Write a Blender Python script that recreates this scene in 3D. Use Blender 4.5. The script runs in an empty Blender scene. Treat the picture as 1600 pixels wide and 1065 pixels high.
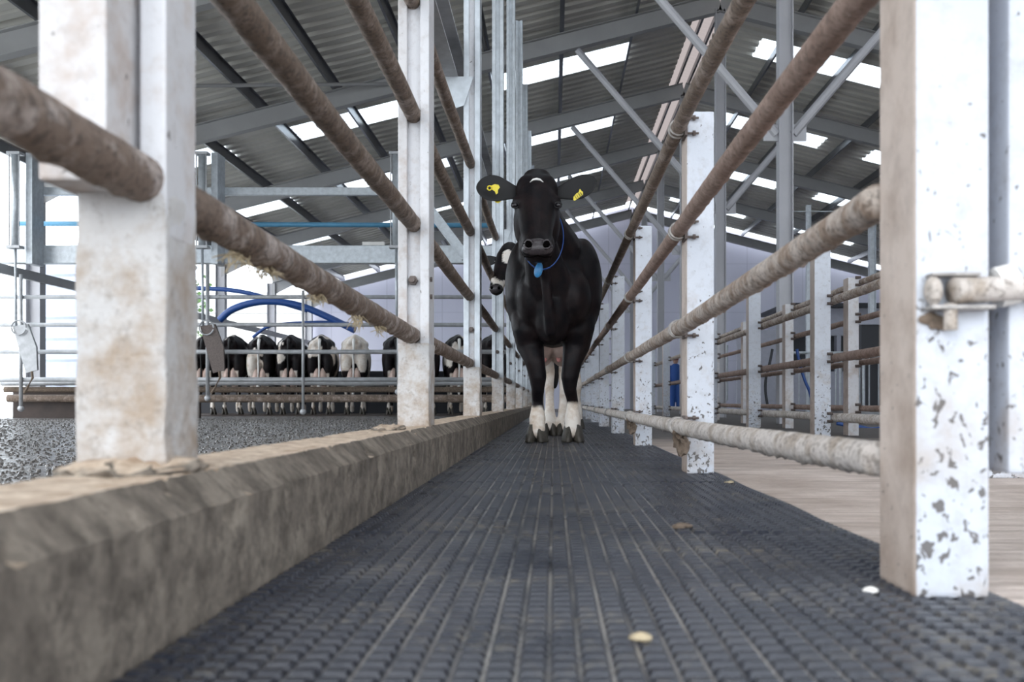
import bpy, bmesh, math, random
from mathutils import Vector, Matrix, noise, Euler
random.seed(7)
S = bpy.context.scene
COL = S.collection
CAMH = 0.27
def W(px, py, Y):      # a point at depth Y seen at a photo pixel
    return Vector(((px-865)*Y/1600, Y, CAMH+(627-py)*Y/1600))

# ------------------------------------------------------------------ materials
def nmat(name):
    m = bpy.data.materials.new(name); m.use_nodes = True
    nt = m.node_tree; nt.nodes.clear()
    out = nt.nodes.new('ShaderNodeOutputMaterial'); b = nt.nodes.new('ShaderNodeBsdfPrincipled')
    nt.links.new(b.outputs[0], out.inputs[0])
    return m, nt, b
def N(nt, t, **k):
    n = nt.nodes.new(t)
    for a, v in k.items():
        if a in n.inputs: n.inputs[a].default_value = v
        else: setattr(n, a, v)
    return n
def sock(n, i, v):
    n.inputs[i].default_value = v
def pos(nt, scale=(1,1,1)):
    g = nt.nodes.new('ShaderNodeNewGeometry'); mp = nt.nodes.new('ShaderNodeMapping')
    nt.links.new(g.outputs['Position'], mp.inputs[0]); mp.inputs['Scale'].default_value = scale
    return mp.outputs[0]
def noi(nt, vec, scale, detail=6, rough=.6, dist=0):
    n = N(nt, 'ShaderNodeTexNoise'); sock(n,'Scale',scale); sock(n,'Detail',detail); sock(n,'Roughness',rough); sock(n,'Distortion',dist)
    nt.links.new(vec, n.inputs['Vector']); return n.outputs[0]
def ramp(nt, fac, a, b, ca=(0,0,0,1), cb=(1,1,1,1)):
    r = nt.nodes.new('ShaderNodeValToRGB'); r.color_ramp.elements[0].position = a; r.color_ramp.elements[1].position = b
    r.color_ramp.elements[0].color = ca; r.color_ramp.elements[1].color = cb
    nt.links.new(fac, r.inputs[0]); return r.outputs[0]
def math_(nt, op, a, b=None, clamp=False):
    m = nt.nodes.new('ShaderNodeMath'); m.operation = op; m.use_clamp = clamp
    for i, v in enumerate((a, b)):
        if v is None: continue
        if isinstance(v, (int, float)): m.inputs[i].default_value = v
        else: nt.links.new(v, m.inputs[i])
    return m.outputs[0]
def mix(nt, fac, a, b):
    m = nt.nodes.new('ShaderNodeMix'); m.data_type = 'RGBA'
    for key, v in ((0, fac), (6, a), (7, b)):
        if isinstance(v, (int, float)): m.inputs[key].default_value = v
        elif isinstance(v, tuple): m.inputs[key].default_value = v+(1,) if len(v) == 3 else v
        else: nt.links.new(v, m.inputs[key])
    return m.outputs[2]
def bump(nt, b, h, strength=.4, dist=.005):
    n = nt.nodes.new('ShaderNodeBump'); n.inputs['Strength'].default_value = strength; n.inputs['Distance'].default_value = dist
    nt.links.new(h, n.inputs['Height']); nt.links.new(n.outputs[0], b.inputs['Normal'])
def zc(nt):
    g = nt.nodes.new('ShaderNodeNewGeometry'); s = nt.nodes.new('ShaderNodeSeparateXYZ'); nt.links.new(g.outputs['Position'], s.inputs[0])
    return s.outputs
def simple(name, col, rough=.5, metal=0, var=.0, scale=8, bumpy=0):
    m, nt, b = nmat(name); b.inputs['Roughness'].default_value = rough; b.inputs['Metallic'].default_value = metal
    p = pos(nt); f = noi(nt, p, scale)
    c2 = tuple(max(0, c*(1-var)) for c in col)
    nt.links.new(mix(nt, ramp(nt, f, .35, .65), c2, tuple(col)), b.inputs['Base Color'])
    if bumpy: bump(nt, b, noi(nt, p, scale*6), bumpy, .003)
    return m
def painted(name, base, dirt, top=1.0, speck=.5, film=.0, rough=.5, spk=70, bumpiness=.3):
    # white coated steel: muddy film plus dark splashes that thin out with height
    m, nt, b = nmat(name); b.inputs['Roughness'].default_value = rough
    p = pos(nt); z = zc(nt)['Z']
    low = math_(nt, 'SUBTRACT', 1.0, math_(nt, 'DIVIDE', z, top, True), True)
    f1 = noi(nt, p, 9, 8, .65)
    film_m = ramp(nt, math_(nt, 'ADD', math_(nt, 'ADD', f1, film-.12), math_(nt, 'MULTIPLY', low, .16)), .5, .78)
    c = mix(nt, film_m, base, dirt)
    f3 = noi(nt, p, 28, 6, .7)
    c = mix(nt, math_(nt, 'MULTIPLY', ramp(nt, f3, .5, .75), .35), c, tuple(x*.55 for x in dirt))
    f2 = noi(nt, pos(nt, (1, 1, .8)), spk, 3, .5, .6)
    low2 = math_(nt, 'SUBTRACT', 1.0, math_(nt, 'DIVIDE', z, .75, True), True)
    sp = ramp(nt, math_(nt, 'ADD', f2, math_(nt, 'MULTIPLY', low2, .19*speck)), .715, .735)
    c = mix(nt, math_(nt, 'MULTIPLY', sp, .85), c, (.07, .055, .045))
    nt.links.new(c, b.inputs['Base Color'])
    bump(nt, b, math_(nt, 'ADD', noi(nt, p, 45, 5), math_(nt, 'MULTIPLY', sp, .5)), bumpiness, .004)
    return m
M = {}
M['white'] = painted('white_coated_steel', (.56,.59,.655), (.42,.36,.32), speck=.8)
M['tan'] = painted('tan_stained_white_steel', (.56,.47,.415), (.33,.25,.20), film=.075, speck=.25)
M['leftwhite'] = painted('galvanised_post_face', (.63,.63,.655), (.46,.37,.31), top=1.6, speck=.1, film=.02)
def caked_mat():
    m, nt, b = nmat('mud_caked_render'); b.inputs['Roughness'].default_value = .85
    p = pos(nt); z = zc(nt)['Z']
    low = math_(nt, 'SUBTRACT', 1.0, math_(nt, 'DIVIDE', math_(nt,'SUBTRACT', z, .17), .38, True), True)
    f = noi(nt, p, 10, 9, .7); g = noi(nt, p, 34, 8, .75)
    c = mix(nt, ramp(nt, math_(nt,'ADD', f, math_(nt,'MULTIPLY', low, .13)), .5, .72), (.68,.665,.66), (.46,.37,.295))
    c = mix(nt, math_(nt,'MULTIPLY', ramp(nt, math_(nt,'ADD', g, math_(nt,'MULTIPLY', low, .05)), .56, .68), .55), c, (.26,.21,.17))
    nt.links.new(c, b.inputs['Base Color']); bump(nt, b, math_(nt,'ADD', g, math_(nt,'MULTIPLY', noi(nt, p, 90, 5, .7), .5)), 1.0, .008); return m
M['caked'] = caked_mat()
M['leftdirty'] = painted('dirty_post_flange', (.58,.57,.58), (.36,.26,.20), top=1.4, speck=.2, film=.085, bumpiness=.6)
M['galv'] = simple('galvanised_steel', (.56,.60,.64), .38, .35, .22, 14)
M['galv_dull'] = simple('dull_galvanised_steel', (.50,.51,.53), .5, .25, .25, 9)
M['steel'] = simple('grey_painted_steel', (.36,.36,.365), .5, .1, .12, 2)
M['steel_light'] = simple('pale_grey_steel', (.46,.46,.49), .5, .1, .1, 2)
M['purlin'] = simple('dark_galvanised_purlin', (.15,.155,.175), .3, .7, .2, 3)
M['bolt'] = simple('rusty_bolt', (.16,.13,.12), .6, .4, .3, 60)
M['clamp'] = simple('clamp_steel', (.50,.47,.45), .5, .3, .45, 50, .3)
M['blue'] = simple('blue_hose', (.02,.075,.28), .35, 0, .1)
M['pipe_blue'] = simple('pale_blue_pipe', (.11,.33,.52), .4, 0, .1)
M['wall'] = None
def pipe_mat(name, light, mud, dark, thr=.5):
    m, nt, b = nmat(name); b.inputs['Roughness'].default_value = .62
    p = pos(nt); f = noi(nt, p, 13, 9, .7); f2 = noi(nt, p, 80, 6, .7)
    g = nt.nodes.new('ShaderNodeNewGeometry'); s = nt.nodes.new('ShaderNodeSeparateXYZ'); nt.links.new(g.outputs['Normal'], s.inputs[0])
    c = mix(nt, ramp(nt, f, thr-.07, thr+.07), light, mud)
    c = mix(nt, math_(nt, 'MULTIPLY', ramp(nt, f2, .5, .6), .6), c, dark)
    f3 = noi(nt, p, 15, 9, .75, .8); c = mix(nt, math_(nt, 'MULTIPLY', ramp(nt, f3, .55, .66), .6), c, dark)
    nt.links.new(c, b.inputs['Base Color'])
    bump(nt, b, math_(nt, 'ADD', f2, f), 1.0, .009)
    return m
M['rail_brown'] = pipe_mat('mud_brown_pipe', (.42,.335,.285), (.22,.16,.12), (.045,.033,.027), .45)
M['rail_dark'] = pipe_mat('dark_mud_blotched_pipe', (.62,.54,.50), (.26,.19,.15), (.04,.03,.024), .43)
M['rail_mixed'] = pipe_mat('half_clean_muddy_pipe', (.66,.58,.52), (.38,.28,.215), (.10,.07,.052), .50)
M['rail_pale'] = pipe_mat('pale_muddy_pipe', (.76,.70,.66), (.50,.42,.35), (.18,.14,.11), .55)
M['rail_rust'] = pipe_mat('reddish_brown_pipe', (.42,.30,.25), (.30,.20,.16), (.12,.08,.06), .5)
M['wetlump'] = simple('wet_slurry', (.17,.155,.145), .22, 0, .65, 25)
M['mud'] = simple('dried_mud', (.22,.165,.125), .9, 0, .5, 50, .8)
M['straw'] = simple('straw', (.55,.45,.30), .8, 0, .4, 80)

def kerb_mat():
    m, nt, b = nmat('stained_concrete'); b.inputs['Roughness'].default_value = .85
    p = pos(nt); z = zc(nt)
    g = nt.nodes.new('ShaderNodeNewGeometry'); s = nt.nodes.new('ShaderNodeSeparateXYZ'); nt.links.new(g.outputs['Normal'], s.inputs[0])
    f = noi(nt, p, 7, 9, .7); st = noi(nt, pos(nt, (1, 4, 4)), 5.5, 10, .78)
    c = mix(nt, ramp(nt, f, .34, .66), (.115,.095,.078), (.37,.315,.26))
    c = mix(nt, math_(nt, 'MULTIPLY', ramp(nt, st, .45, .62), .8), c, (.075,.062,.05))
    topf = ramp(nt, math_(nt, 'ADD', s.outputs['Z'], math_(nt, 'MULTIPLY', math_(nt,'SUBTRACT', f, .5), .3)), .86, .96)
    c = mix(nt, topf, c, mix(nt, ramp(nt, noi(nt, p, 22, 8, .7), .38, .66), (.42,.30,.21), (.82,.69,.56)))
    nt.links.new(c, b.inputs['Base Color']); bump(nt, b, math_(nt,'ADD', noi(nt, p, 60, 8, .7), f), .9, .006); return m
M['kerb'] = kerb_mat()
def mat_rubber():
    m, nt, b = nmat('ribbed_black_rubber')
    p = pos(nt); z = zc(nt)
    f = noi(nt, p, 5, 8, .65); f2 = noi(nt, p, 55, 5, .6)
    c = mix(nt, ramp(nt, f, .38, .7), (.015,.018,.029), (.038,.040,.052))
    c = mix(nt, math_(nt, 'MULTIPLY', ramp(nt, noi(nt, p, 3.1, 9, .75), .5, .66), math_(nt,'MULTIPLY', ramp(nt, f2, .45, .6), .6)), c, (.20,.17,.12))
    # grooves between the ribs hold pale dried dirt
    low = ramp(nt, z['Z'], .004, .0068, (1,1,1,1), (0,0,0,1))
    gx_ = math_(nt, 'ABSOLUTE', math_(nt, 'SUBTRACT', math_(nt, 'FRACT', math_(nt, 'DIVIDE', math_(nt, 'ADD', z['X'], .405), .032)), .5))
    low = math_(nt, 'MULTIPLY', low, ramp(nt, gx_, .04, .08, (1,1,1,1), (0,0,0,1)))
    low = math_(nt, 'MULTIPLY', low, ramp(nt, z['Y'], .12, .2))
    midx = ramp(nt, math_(nt, 'ABSOLUTE', math_(nt, 'SUBTRACT', z['X'], .06)), .22, .42, (1,1,1,1), (.25,.25,.25,1)); low = math_(nt, 'MULTIPLY', low, midx)
    c = mix(nt, math_(nt,'MULTIPLY', low, math_(nt,'MULTIPLY', ramp(nt, noi(nt, pos(nt,(9,1,1)), 2.5, 4), .40, .60), .8)), c, (.42,.39,.36))
    nt.links.new(c, b.inputs['Base Color'])
    nt.links.new(ramp(nt, f, .3, .7, (.20,.20,.20,1), (.42,.42,.42,1)), b.inputs['Roughness'])
    bump(nt, b, f2, .5, .002); return m
M['rubber'] = mat_rubber()
def floor_mat():
    m, nt, b = nmat('yard_concrete')
    p = pos(nt); z = zc(nt)
    # dry brushed pinkish concrete right of the race, wet slurry covered aggregate on the left
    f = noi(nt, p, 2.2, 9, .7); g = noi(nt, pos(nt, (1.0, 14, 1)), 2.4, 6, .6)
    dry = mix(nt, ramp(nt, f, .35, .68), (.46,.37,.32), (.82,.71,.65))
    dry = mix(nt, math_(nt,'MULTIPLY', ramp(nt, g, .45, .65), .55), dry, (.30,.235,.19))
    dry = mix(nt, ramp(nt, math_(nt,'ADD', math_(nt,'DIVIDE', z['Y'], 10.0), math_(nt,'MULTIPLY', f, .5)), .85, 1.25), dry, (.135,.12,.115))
    v = N(nt, 'ShaderNodeTexVoronoi'); sock(v,'Scale',42); nt.links.new(p, v.inputs['Vector'])
    wf = noi(nt, p, 30, 6, .7)
    wet = mix(nt, ramp(nt, wf, .35, .7), (.06,.054,.05), (.36,.34,.33))
    left = ramp(nt, z['X'], 0, .001, (1,1,1,1), (0,0,0,1))
    left = math_(nt, 'LESS_THAN', z['X'], -.3)
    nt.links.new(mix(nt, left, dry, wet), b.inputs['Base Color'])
    r = ramp(nt, noi(nt, p, 9, 5), .4, .6, (.12,.12,.12,1), (.4,.4,.4,1))
    mm = nt.nodes.new('ShaderNodeMix'); nt.links.new(left, mm.inputs[0]); mm.inputs[2].default_value = .75; nt.links.new(r, mm.inputs[3])
    nt.links.new(mm.outputs[0], b.inputs['Roughness'])
    hh = nt.nodes.new('ShaderNodeMix'); nt.links.new(left, hh.inputs[0])
    nt.links.new(math_(nt,'ADD', g, f), hh.inputs[2]); nt.links.new(math_(nt,'MULTIPLY', math_(nt,'ADD', wf, v.outputs[0]), 1.6), hh.inputs[3])
    bump(nt, b, hh.outputs[0], 1.0, .022); return m
M['floor'] = floor_mat()
def sheet_mat():
    m, nt, b = nmat('fibre_cement_roof_sheet'); b.inputs['Roughness'].default_value = .7
    f = noi(nt, pos(nt), 1.2, 5); z = zc(nt)
    # each sheet length has its own tone
    fy = math_(nt, 'FLOOR', math_(nt, 'DIVIDE', z['Y'], 1.0)); fx = math_(nt, 'FLOOR', math_(nt, 'DIVIDE', z['X'], 1.27))
    cx = nt.nodes.new('ShaderNodeCombineXYZ'); nt.links.new(fx, cx.inputs[0]); nt.links.new(fy, cx.inputs[1])
    wn = nt.nodes.new('ShaderNodeTexWhiteNoise'); nt.links.new(cx.outputs[0], wn.inputs[0])
    c = mix(nt, ramp(nt, f, .3, .7), (.56,.55,.51), (.68,.665,.62))
    c = mix(nt, math_(nt,'MULTIPLY', wn.outputs[0], .3), c, (.44,.42,.40))
    nt.links.new(c, b.inputs['Base Color']); return m
M['sheet'] = sheet_mat()
def trans_mat(name, col, thru):
    m = bpy.data.materials.new(name); m.use_nodes = True; nt = m.node_tree; nt.nodes.clear()
    o = nt.nodes.new('ShaderNodeOutputMaterial'); a = nt.nodes.new('ShaderNodeBsdfTranslucent'); t = nt.nodes.new('ShaderNodeBsdfTransparent'); x = nt.nodes.new('ShaderNodeMixShader')
    a.inputs[0].default_value = col+(1,); t.inputs[0].default_value = col+(1,); x.inputs[0].default_value = thru
    nt.links.new(a.outputs[0], x.inputs[1]); nt.links.new(t.outputs[0], x.inputs[2]); nt.links.new(x.outputs[0], o.inputs[0]); return m
M['skylight'] = trans_mat('translucent_skylight', (.93,.97,1.0), .55)
M['ridge'] = trans_mat('brownish_ridge_mesh', (.17,.14,.13), .05)
def wall_mat():
    m, nt, b = nmat('pale_violet_cladding'); b.inputs['Roughness'].default_value = .5
    z = zc(nt); s = math_(nt, 'FRACT', math_(nt, 'DIVIDE', z['X'], 1.0)); s2 = math_(nt,'GREATER_THAN', s, .965)
    c = mix(nt, ramp(nt, noi(nt, pos(nt), .6, 3), .3, .7), (.56,.56,.68), (.62,.62,.73))
    s3 = math_(nt,'GREATER_THAN', math_(nt,'FRACT', math_(nt,'DIVIDE', z['Z'], 1.75)), .985)
    c = mix(nt, math_(nt,'MULTIPLY', math_(nt,'MAXIMUM', s2, s3), .3), c, (.30,.30,.38))
    nt.links.new(c, b.inputs['Base Color']); return m
M['wall'] = wall_mat()
def coat_mat():
    m, nt, b = nmat('holstein_coat'); b.inputs['Roughness'].default_value = .5; b.inputs['Specular IOR Level'].default_value = .17
    a = nt.nodes.new('ShaderNodeAttribute'); a.attribute_name = 'coat'
    f = noi(nt, pos(nt), 9, 8, .7); f2 = noi(nt, pos(nt), 120, 3)
    c = mix(nt, ramp(nt, f, .4, .7), (.0035,.003,.0045), (.017,.010,.010))
    dirtw = mix(nt, ramp(nt, f, .45, .68), (.80,.74,.68), (.55,.43,.33))
    c = mix(nt, a.outputs['Fac'], c, dirtw)
    nt.links.new(c, b.inputs['Base Color']); bump(nt, b, math_(nt,'ADD', f2, math_(nt,'MULTIPLY',f,2.0)), .22, .004)
    return m
M['coat'] = coat_mat()
M['hoof'] = simple('muddy_hoof', (.085,.075,.062), .45, 0, .6, 30, .6)
M['udder'] = simple('pink_udder', (.72,.54,.47), .6, 0, .28, 12)
M['teat'] = simple('pink_teat', (.70,.30,.27), .5, 0, .2)
M['black'] = simple('black_hair', (.004,.0035,.0045), .65, 0, .2, 20)
M['muzzle'] = simple('wet_black_nose', (.05,.041,.045), .25, 0, .4, 60, .4)
M['nostril'] = simple('nostril', (.002,.0015,.0015), .9)
M['nostril'].node_tree.nodes['Principled BSDF'].inputs['Specular IOR Level'].default_value = .03
M['eye'] = simple('glossy_eye', (.01,.008,.01), .05)
M['yellow'] = simple('yellow_plastic', (.78,.62,.03), .4)
M['tagblue'] = simple('light_blue_plastic', (.04,.22,.48), .4, 0, .3, 40)
M['ink'] = simple('black_ink', (.01,.01,.01), .6)
M['whitehair'] = simple('white_hair', (.82,.80,.77), .6, 0, .1)
M['pinkwhite'] = simple('pink_white_hair', (.74,.60,.52), .7, 0, .3, 14)
M['darkboard'] = simple('dark_brown_board', (.055,.035,.028), .6, 0, .4, 4, .3)
M['silo'] = simple('blue_white_silo_steel', (.40,.44,.54), .4, .2, .08)
M['black_panel'] = simple('dark_panel', (.02,.022,.03), .5)
M['pale_panel'] = simple('pale_grey_panel', (.45,.46,.54), .5, 0, .1)
M['skin'] = simple('skin', (.50,.30,.23), .5)
M['overall'] = simple('blue_overalls', (.02,.08,.30), .7)
M['cap'] = simple('dark_red_cap', (.20,.05,.05), .7)
M['leaf'] = simple('green_leaves', (.10,.20,.05), .6, 0, .5, 3)
M['grass'] = simple('pale_gravel_yard', (.78,.78,.75), .9, 0, .1, 1)

# ------------------------------------------------------------------ mesh helpers
def obj(name, bm, m, parent=None, smooth=False):
    me = bpy.data.meshes.new(name)
    bmesh.ops.recalc_face_normals(bm, faces=bm.faces)
    bm.to_mesh(me); bm.free()
    ms = m if isinstance(m, (list, tuple)) else [m]
    for x in ms: me.materials.append(x)
    if smooth: me.polygons.foreach_set('use_smooth', [True]*len(me.polygons))
    o = bpy.data.objects.new(name, me); COL.objects.link(o)
    if parent: 
        o.parent = parent
        pl = parent.location if parent.parent is None else parent.parent.location+parent.location
        o.matrix_parent_inverse = Matrix.Identity(4)
        me.transform(Matrix.Translation(-base_of(parent)))
    return o
def base_of(p):
    v = Vector((0,0,0))
    while p: v += Vector(p.location); p = p.parent
    return v
def tag(o, label=None, cat=None, group=None, kind=None):
    if label: o['label'] = label
    if cat: o['category'] = cat
    if group: o['group'] = group
    if kind: o['kind'] = kind
    return o
def thing(name, loc, label, cat, group=None):
    o = bpy.data.objects.new(name, None); COL.objects.link(o); o.location = loc; o.empty_display_size = .1
    return tag(o, label, cat, group)
def box(bm, a, b, bevel=0, mi=0):
    x0,y0,z0 = a; x1,y1,z1 = b
    vs = [bm.verts.new(c) for c in ((x0,y0,z0),(x1,y0,z0),(x1,y1,z0),(x0,y1,z0),(x0,y0,z1),(x1,y0,z1),(x1,y1,z1),(x0,y1,z1))]
    fs = [bm.faces.new([vs[i] for i in q]) for q in ((0,3,2,1),(4,5,6,7),(0,1,5,4),(2,3,7,6),(3,0,4,7),(1,2,6,5))]
    for f in fs: f.material_index = mi
    if bevel:
        es = list({e for f in fs for e in f.edges})
        bmesh.ops.bevel(bm, geom=es, offset=bevel, segments=2, affect='EDGES', profile=.6)
    return bm
def frame_of(d):
    d = d.normalized(); up = Vector((0,0,1)) if abs(d.z) < .95 else Vector((1,0,0))
    u = d.cross(up).normalized(); v = u.cross(d).normalized(); return u, v
def tube(bm, pts, r, n=12, caps=True, lump=0, mi=0, closed=False):
    pts = [Vector(p) for p in pts]; rs = r if isinstance(r, (list, tuple)) else [r]*len(pts)
    rings = []
    for i, p in enumerate(pts):
        if closed: d = pts[(i+1) % len(pts)]-pts[i-1]
        else: d = pts[min(i+1, len(pts)-1)]-pts[max(i-1, 0)]
        u, v = frame_of(d); ring = []
        for k in range(n):
            a = 2*math.pi*k/n; dirv = u*math.cos(a)+v*math.sin(a); rr = rs[i]
            if lump:
                q = noise.noise(Vector((p.x*9+math.cos(a)*1.2, p.y*16, p.z*9+math.sin(a)*1.2)))*.5+noise.noise(Vector((p.x*9+math.cos(a)*2.6, p.y*70, p.z*9+math.sin(a)*2.6)))*.7
                under = max(0, -dirv.z)
                rr += lump*q*.5+lump*under*max(0, noise.noise(Vector((p.x*5+math.cos(a)*2, p.y*48, 3.3)))+.1)*2.2
            ring.append(bm.verts.new(p+dirv*rr))
        rings.append(ring)
    m = len(rings)
    for i in range(m if closed else m-1):
        A, B = rings[i], rings[(i+1) % m]
        for k in range(n):
            f = bm.faces.new((A[k], A[(k+1) % n], B[(k+1) % n], B[k])); f.material_index = mi
    if caps and not closed:
        bm.faces.new(rings[0][::-1]).material_index = mi; bm.faces.new(rings[-1]).material_index = mi
    return bm
def line(p, q, n): 
    p = Vector(p); q = Vector(q); return [p.lerp(q, i/n) for i in range(n+1)]
def ibeam(bm, p, q, w, d, t=.012, upv=(0,0,1)):
    # an I section swept from p to q, web standing along the beam's own up direction
    p = Vector(p); q = Vector(q); dr = (q-p).normalized(); up = Vector(upv); s = dr.cross(up).normalized(); up = s.cross(dr).normalized()
    prof = [(-w/2,-d/2),(w/2,-d/2),(w/2,-d/2+t),(t/2,-d/2+t),(t/2,d/2-t),(w/2,d/2-t),(w/2,d/2),(-w/2,d/2),(-w/2,d/2-t),(-t/2,d/2-t),(-t/2,-d/2+t),(-w/2,-d/2+t)]
    A = [bm.verts.new(p+s*a+up*b) for a,b in prof]; B = [bm.verts.new(q+s*a+up*b) for a,b in prof]
    n = len(prof)
    for i in range(n): bm.faces.new((A[i], A[(i+1)%n], B[(i+1)%n], B[i]))
    bm.faces.new(A[::-1]); bm.faces.new(B); return bm
def ell(bm, c, r, rot=None, sub=3, mi=0):
    mt = Matrix.Translation(Vector(c))
    if rot: mt = mt @ Euler(rot).to_matrix().to_4x4()
    r = (r, r, r) if isinstance(r, (int, float)) else r
    mt = mt @ Matrix.Diagonal((r[0], r[1], r[2], 1))
    g = bmesh.ops.create_icosphere(bm, subdivisions=sub, radius=1, matrix=mt)
    for v in g['verts']:
        for f in v.link_faces: f.material_index = mi
    return bm
def cyl(bm, p, q, r, n=16): return tube(bm, [p, q], r, n)
def copy_tree(o, parent=None):
    c = o.copy(); COL.objects.link(c); c.parent = parent
    for ch in list(o.children): copy_tree(ch, c)
    return c
def B(): return bmesh.new()

# ------------------------------------------------------------------ camera
cd = bpy.data.cameras.new('camera'); cam = bpy.data.objects.new('camera', cd); COL.objects.link(cam)
cam.location = (0,0,CAMH); cam.rotation_euler = (math.pi/2,0,0)
cd.lens = 36; cd.sensor_width = 36; cd.shift_x = -65/1600; cd.shift_y = 94.5/1600
cd.clip_start = .05; cd.clip_end = 500
cd.dof.use_dof = True; cd.dof.focus_distance = 6.3; cd.dof.aperture_fstop = 5.6
S.camera = cam

# ------------------------------------------------------------------ setting
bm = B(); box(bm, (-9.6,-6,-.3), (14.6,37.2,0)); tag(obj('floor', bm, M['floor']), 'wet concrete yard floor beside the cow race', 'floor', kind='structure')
bm = B(); box(bm, (-90,-60,-.5), (90,140,-.302)); tag(obj('ground', bm, M['grass']), 'pale ground outside the open shed side', 'ground', kind='structure')
RX, RZ, SL = 2.8, 6.95, .25
F0, BAY = 12.4, 4.8
PX = [2.8-1.27*j-.12 for j in range(0, 10)]       # purlin lines on the left slope
def roofz(x, off=.0): return RZ+off-SL*abs(x-RX)
YF, YB = -3.2, 36.7
def strip(bm, x0, x1, y0, y1, off, pitch=.333, dep=.065):
    # box profile ribs run down the slope
    ys = []; y = y0
    k = 0
    while y < y1-1e-6:
        for a, h in ((0,0),(.14,0),(.17,dep),(.28,dep),(.31,0)):
            if y+a*pitch/.333 < y1: ys.append((y+a*pitch/.333, h))
        y += pitch
    ys.append((y1, 0))
    t = .006
    prev = None
    for yy, h in ys:
        cur = [bm.verts.new((x0, yy, roofz(x0, off)+h)), bm.verts.new((x1, yy, roofz(x1, off)+h))]
        if prev: bm.faces.new((prev[0], prev[1], cur[1], cur[0]))
        prev = cur
def slope(sign):
    rb = B(); OFF = .37; sky = []
    if sign < 0: e0, e1 = 2.55, -8.95; near = [(1.41,-1.13)]; full = [(1.41,-1.13),(-2.4,-4.94),(-6.21,-8.95)]
    else: e0, e1 = 3.05, 14.55; near = [(3.9,6.4)]; full = [(3.9,6.4),(7.5,10.0),(11.3,13.6)]
    for k in range(-4, 5):
        ya = max(F0+BAY*k, YF); yb = min(F0+BAY*(k+1), YB)
        s0 = F0+BAY*k+BAY/2-.5; s1 = s0+1.0
        if s0 < ya: strip(rb, e0, e1, ya, yb, OFF); continue
        strip(rb, e0, e1, ya, s0, OFF); x = e0
        for a, c in (near if k < 1 else full):
            strip(rb, x, a, s0, s1, OFF); sky.append((a, c, s0, s1)); x = c
        if abs(x-e1) > .01: strip(rb, x, e1, s0, s1, OFF)
        strip(rb, e0, e1, s1, yb, OFF)
    return rb, sky, OFF
wn = 0
for sg, nm in ((-1, 'left'), (1, 'right')):
    rb, sky, OFF = slope(sg)
    o = obj('ceiling', rb, M['sheet']); tag(o, 'grey box profile roof sheets of the %s slope' % nm, 'roof', kind='structure')
    sm = o.modifiers.new('t', 'SOLIDIFY'); sm.thickness = .006
    for (a, b_, c, d) in sky:
        wn += 1; bm = B(); strip(bm, a, b_, c, d, OFF)
        tag(obj('window_%d' % wn, bm, M['skylight']), 'translucent skylight strip in the %s roof slope' % nm, 'skylight', kind='structure')
bm = B()
for s in (-1, 1):
    prev = None; y = YF
    while y < YB:
        for dy, h in ((0,0),(.1,.03)):
            cur = [bm.verts.new((RX, y+dy, RZ+.5+h)), bm.verts.new((RX+s*.95, y+dy, roofz(RX+s*.95, .43)+h))]
            if prev: bm.faces.new((prev[0], prev[1], cur[1], cur[0]))
            prev = cur
        y += .2
# open ridge: a brownish translucent strip sits over the gap
o = obj('ceiling', bm, M['ridge']); tag(o, 'brownish translucent ridge strip', 'roof ridge', kind='structure')
# gable wall at the far end
bm = B()
pts = [(-8.9,0),(14.5,0),(14.5,roofz(14.5,.34)),(RX,RZ+.34),(-8.9,roofz(-8.9,.34))]
A = [bm.verts.new((x,36.95,z)) for x,z in pts]; C_ = [bm.verts.new((x,37.1,z)) for x,z in pts]
bm.faces.new(A); bm.faces.new(C_[::-1])
for i in range(5): bm.faces.new((A[i],C_[i],C_[(i+1)%5],A[(i+1)%5]))
tag(obj('wall_back', bm, M['wall']), 'pale violet clad gable wall at the far end', 'wall', kind='structure')
bm = B(); box(bm, (14.42,-2,0), (14.55,36.9,roofz(14.5,.3))); tag(obj('wall_right', bm, M['wall']), 'pale clad right wall', 'wall', kind='structure')

# portal frames
def portal(k, label):
    Y = F0+BAY*k
    t = thing('portal_frame', (RX, Y, 0), label, 'steel frame', 'portal frames of the shed')
    for s, ex in ((-1, -8.7), (1, 14.3)):
        bm = B(); ibeam(bm, (RX, Y, RZ), (ex, Y, roofz(ex)), .17, .30); obj('rafter', bm, M['steel'], t)
        bm = B(); ibeam(bm, (ex+s*0, Y, -.0), (ex, Y, roofz(ex)-.16), .2, .24, upv=(1,0,0)); obj('column', bm, M['steel_light'], t)
        bm = B(); z0 = roofz(ex); box(bm, (min(ex, ex-s*1.4), Y-.01, z0-.55), (max(ex, ex-s*1.4), Y+.01, z0-.15))
        for v in bm.verts:
            if abs(v.co.x-ex) > .7: v.co.z = z0+.22 if v.co.z > z0-.3 else z0+.16
        obj('haunch', bm, M['steel'], t)
        bm = B(); tube(bm, [(RX+s*2.4, Y, 6.17), (RX+s*.1, Y, 3.5)], .055, 10); br = obj('brace', bm, M['steel_light'], t)
        bm = B(); box(bm, (RX+s*.1-.02, Y-.01, 3.42), (RX+s*.26, Y+.01, 3.62)) if s > 0 else box(bm, (RX-.26, Y-.01, 3.42), (RX-.08, Y+.01, 3.62))
        obj('gusset_plate', bm, M['steel_light'], t)
    bm = B(); ibeam(bm, (RX, Y, 0), (RX, Y, RZ-.1), .18, .17, upv=(1,0,0)); obj('column', bm, M['steel_light'], t)
    return t
ordn = ['nearest','second nearest','third nearest','fourth nearest','fifth nearest','farthest']
portal(-1, 'steel portal frame overhead, its rafter out of view above the camera end')
for k in range(0, 6):
    portal(k, 'grey steel portal frame with ridge column and braces, %s of those visible' % ordn[k])
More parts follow.
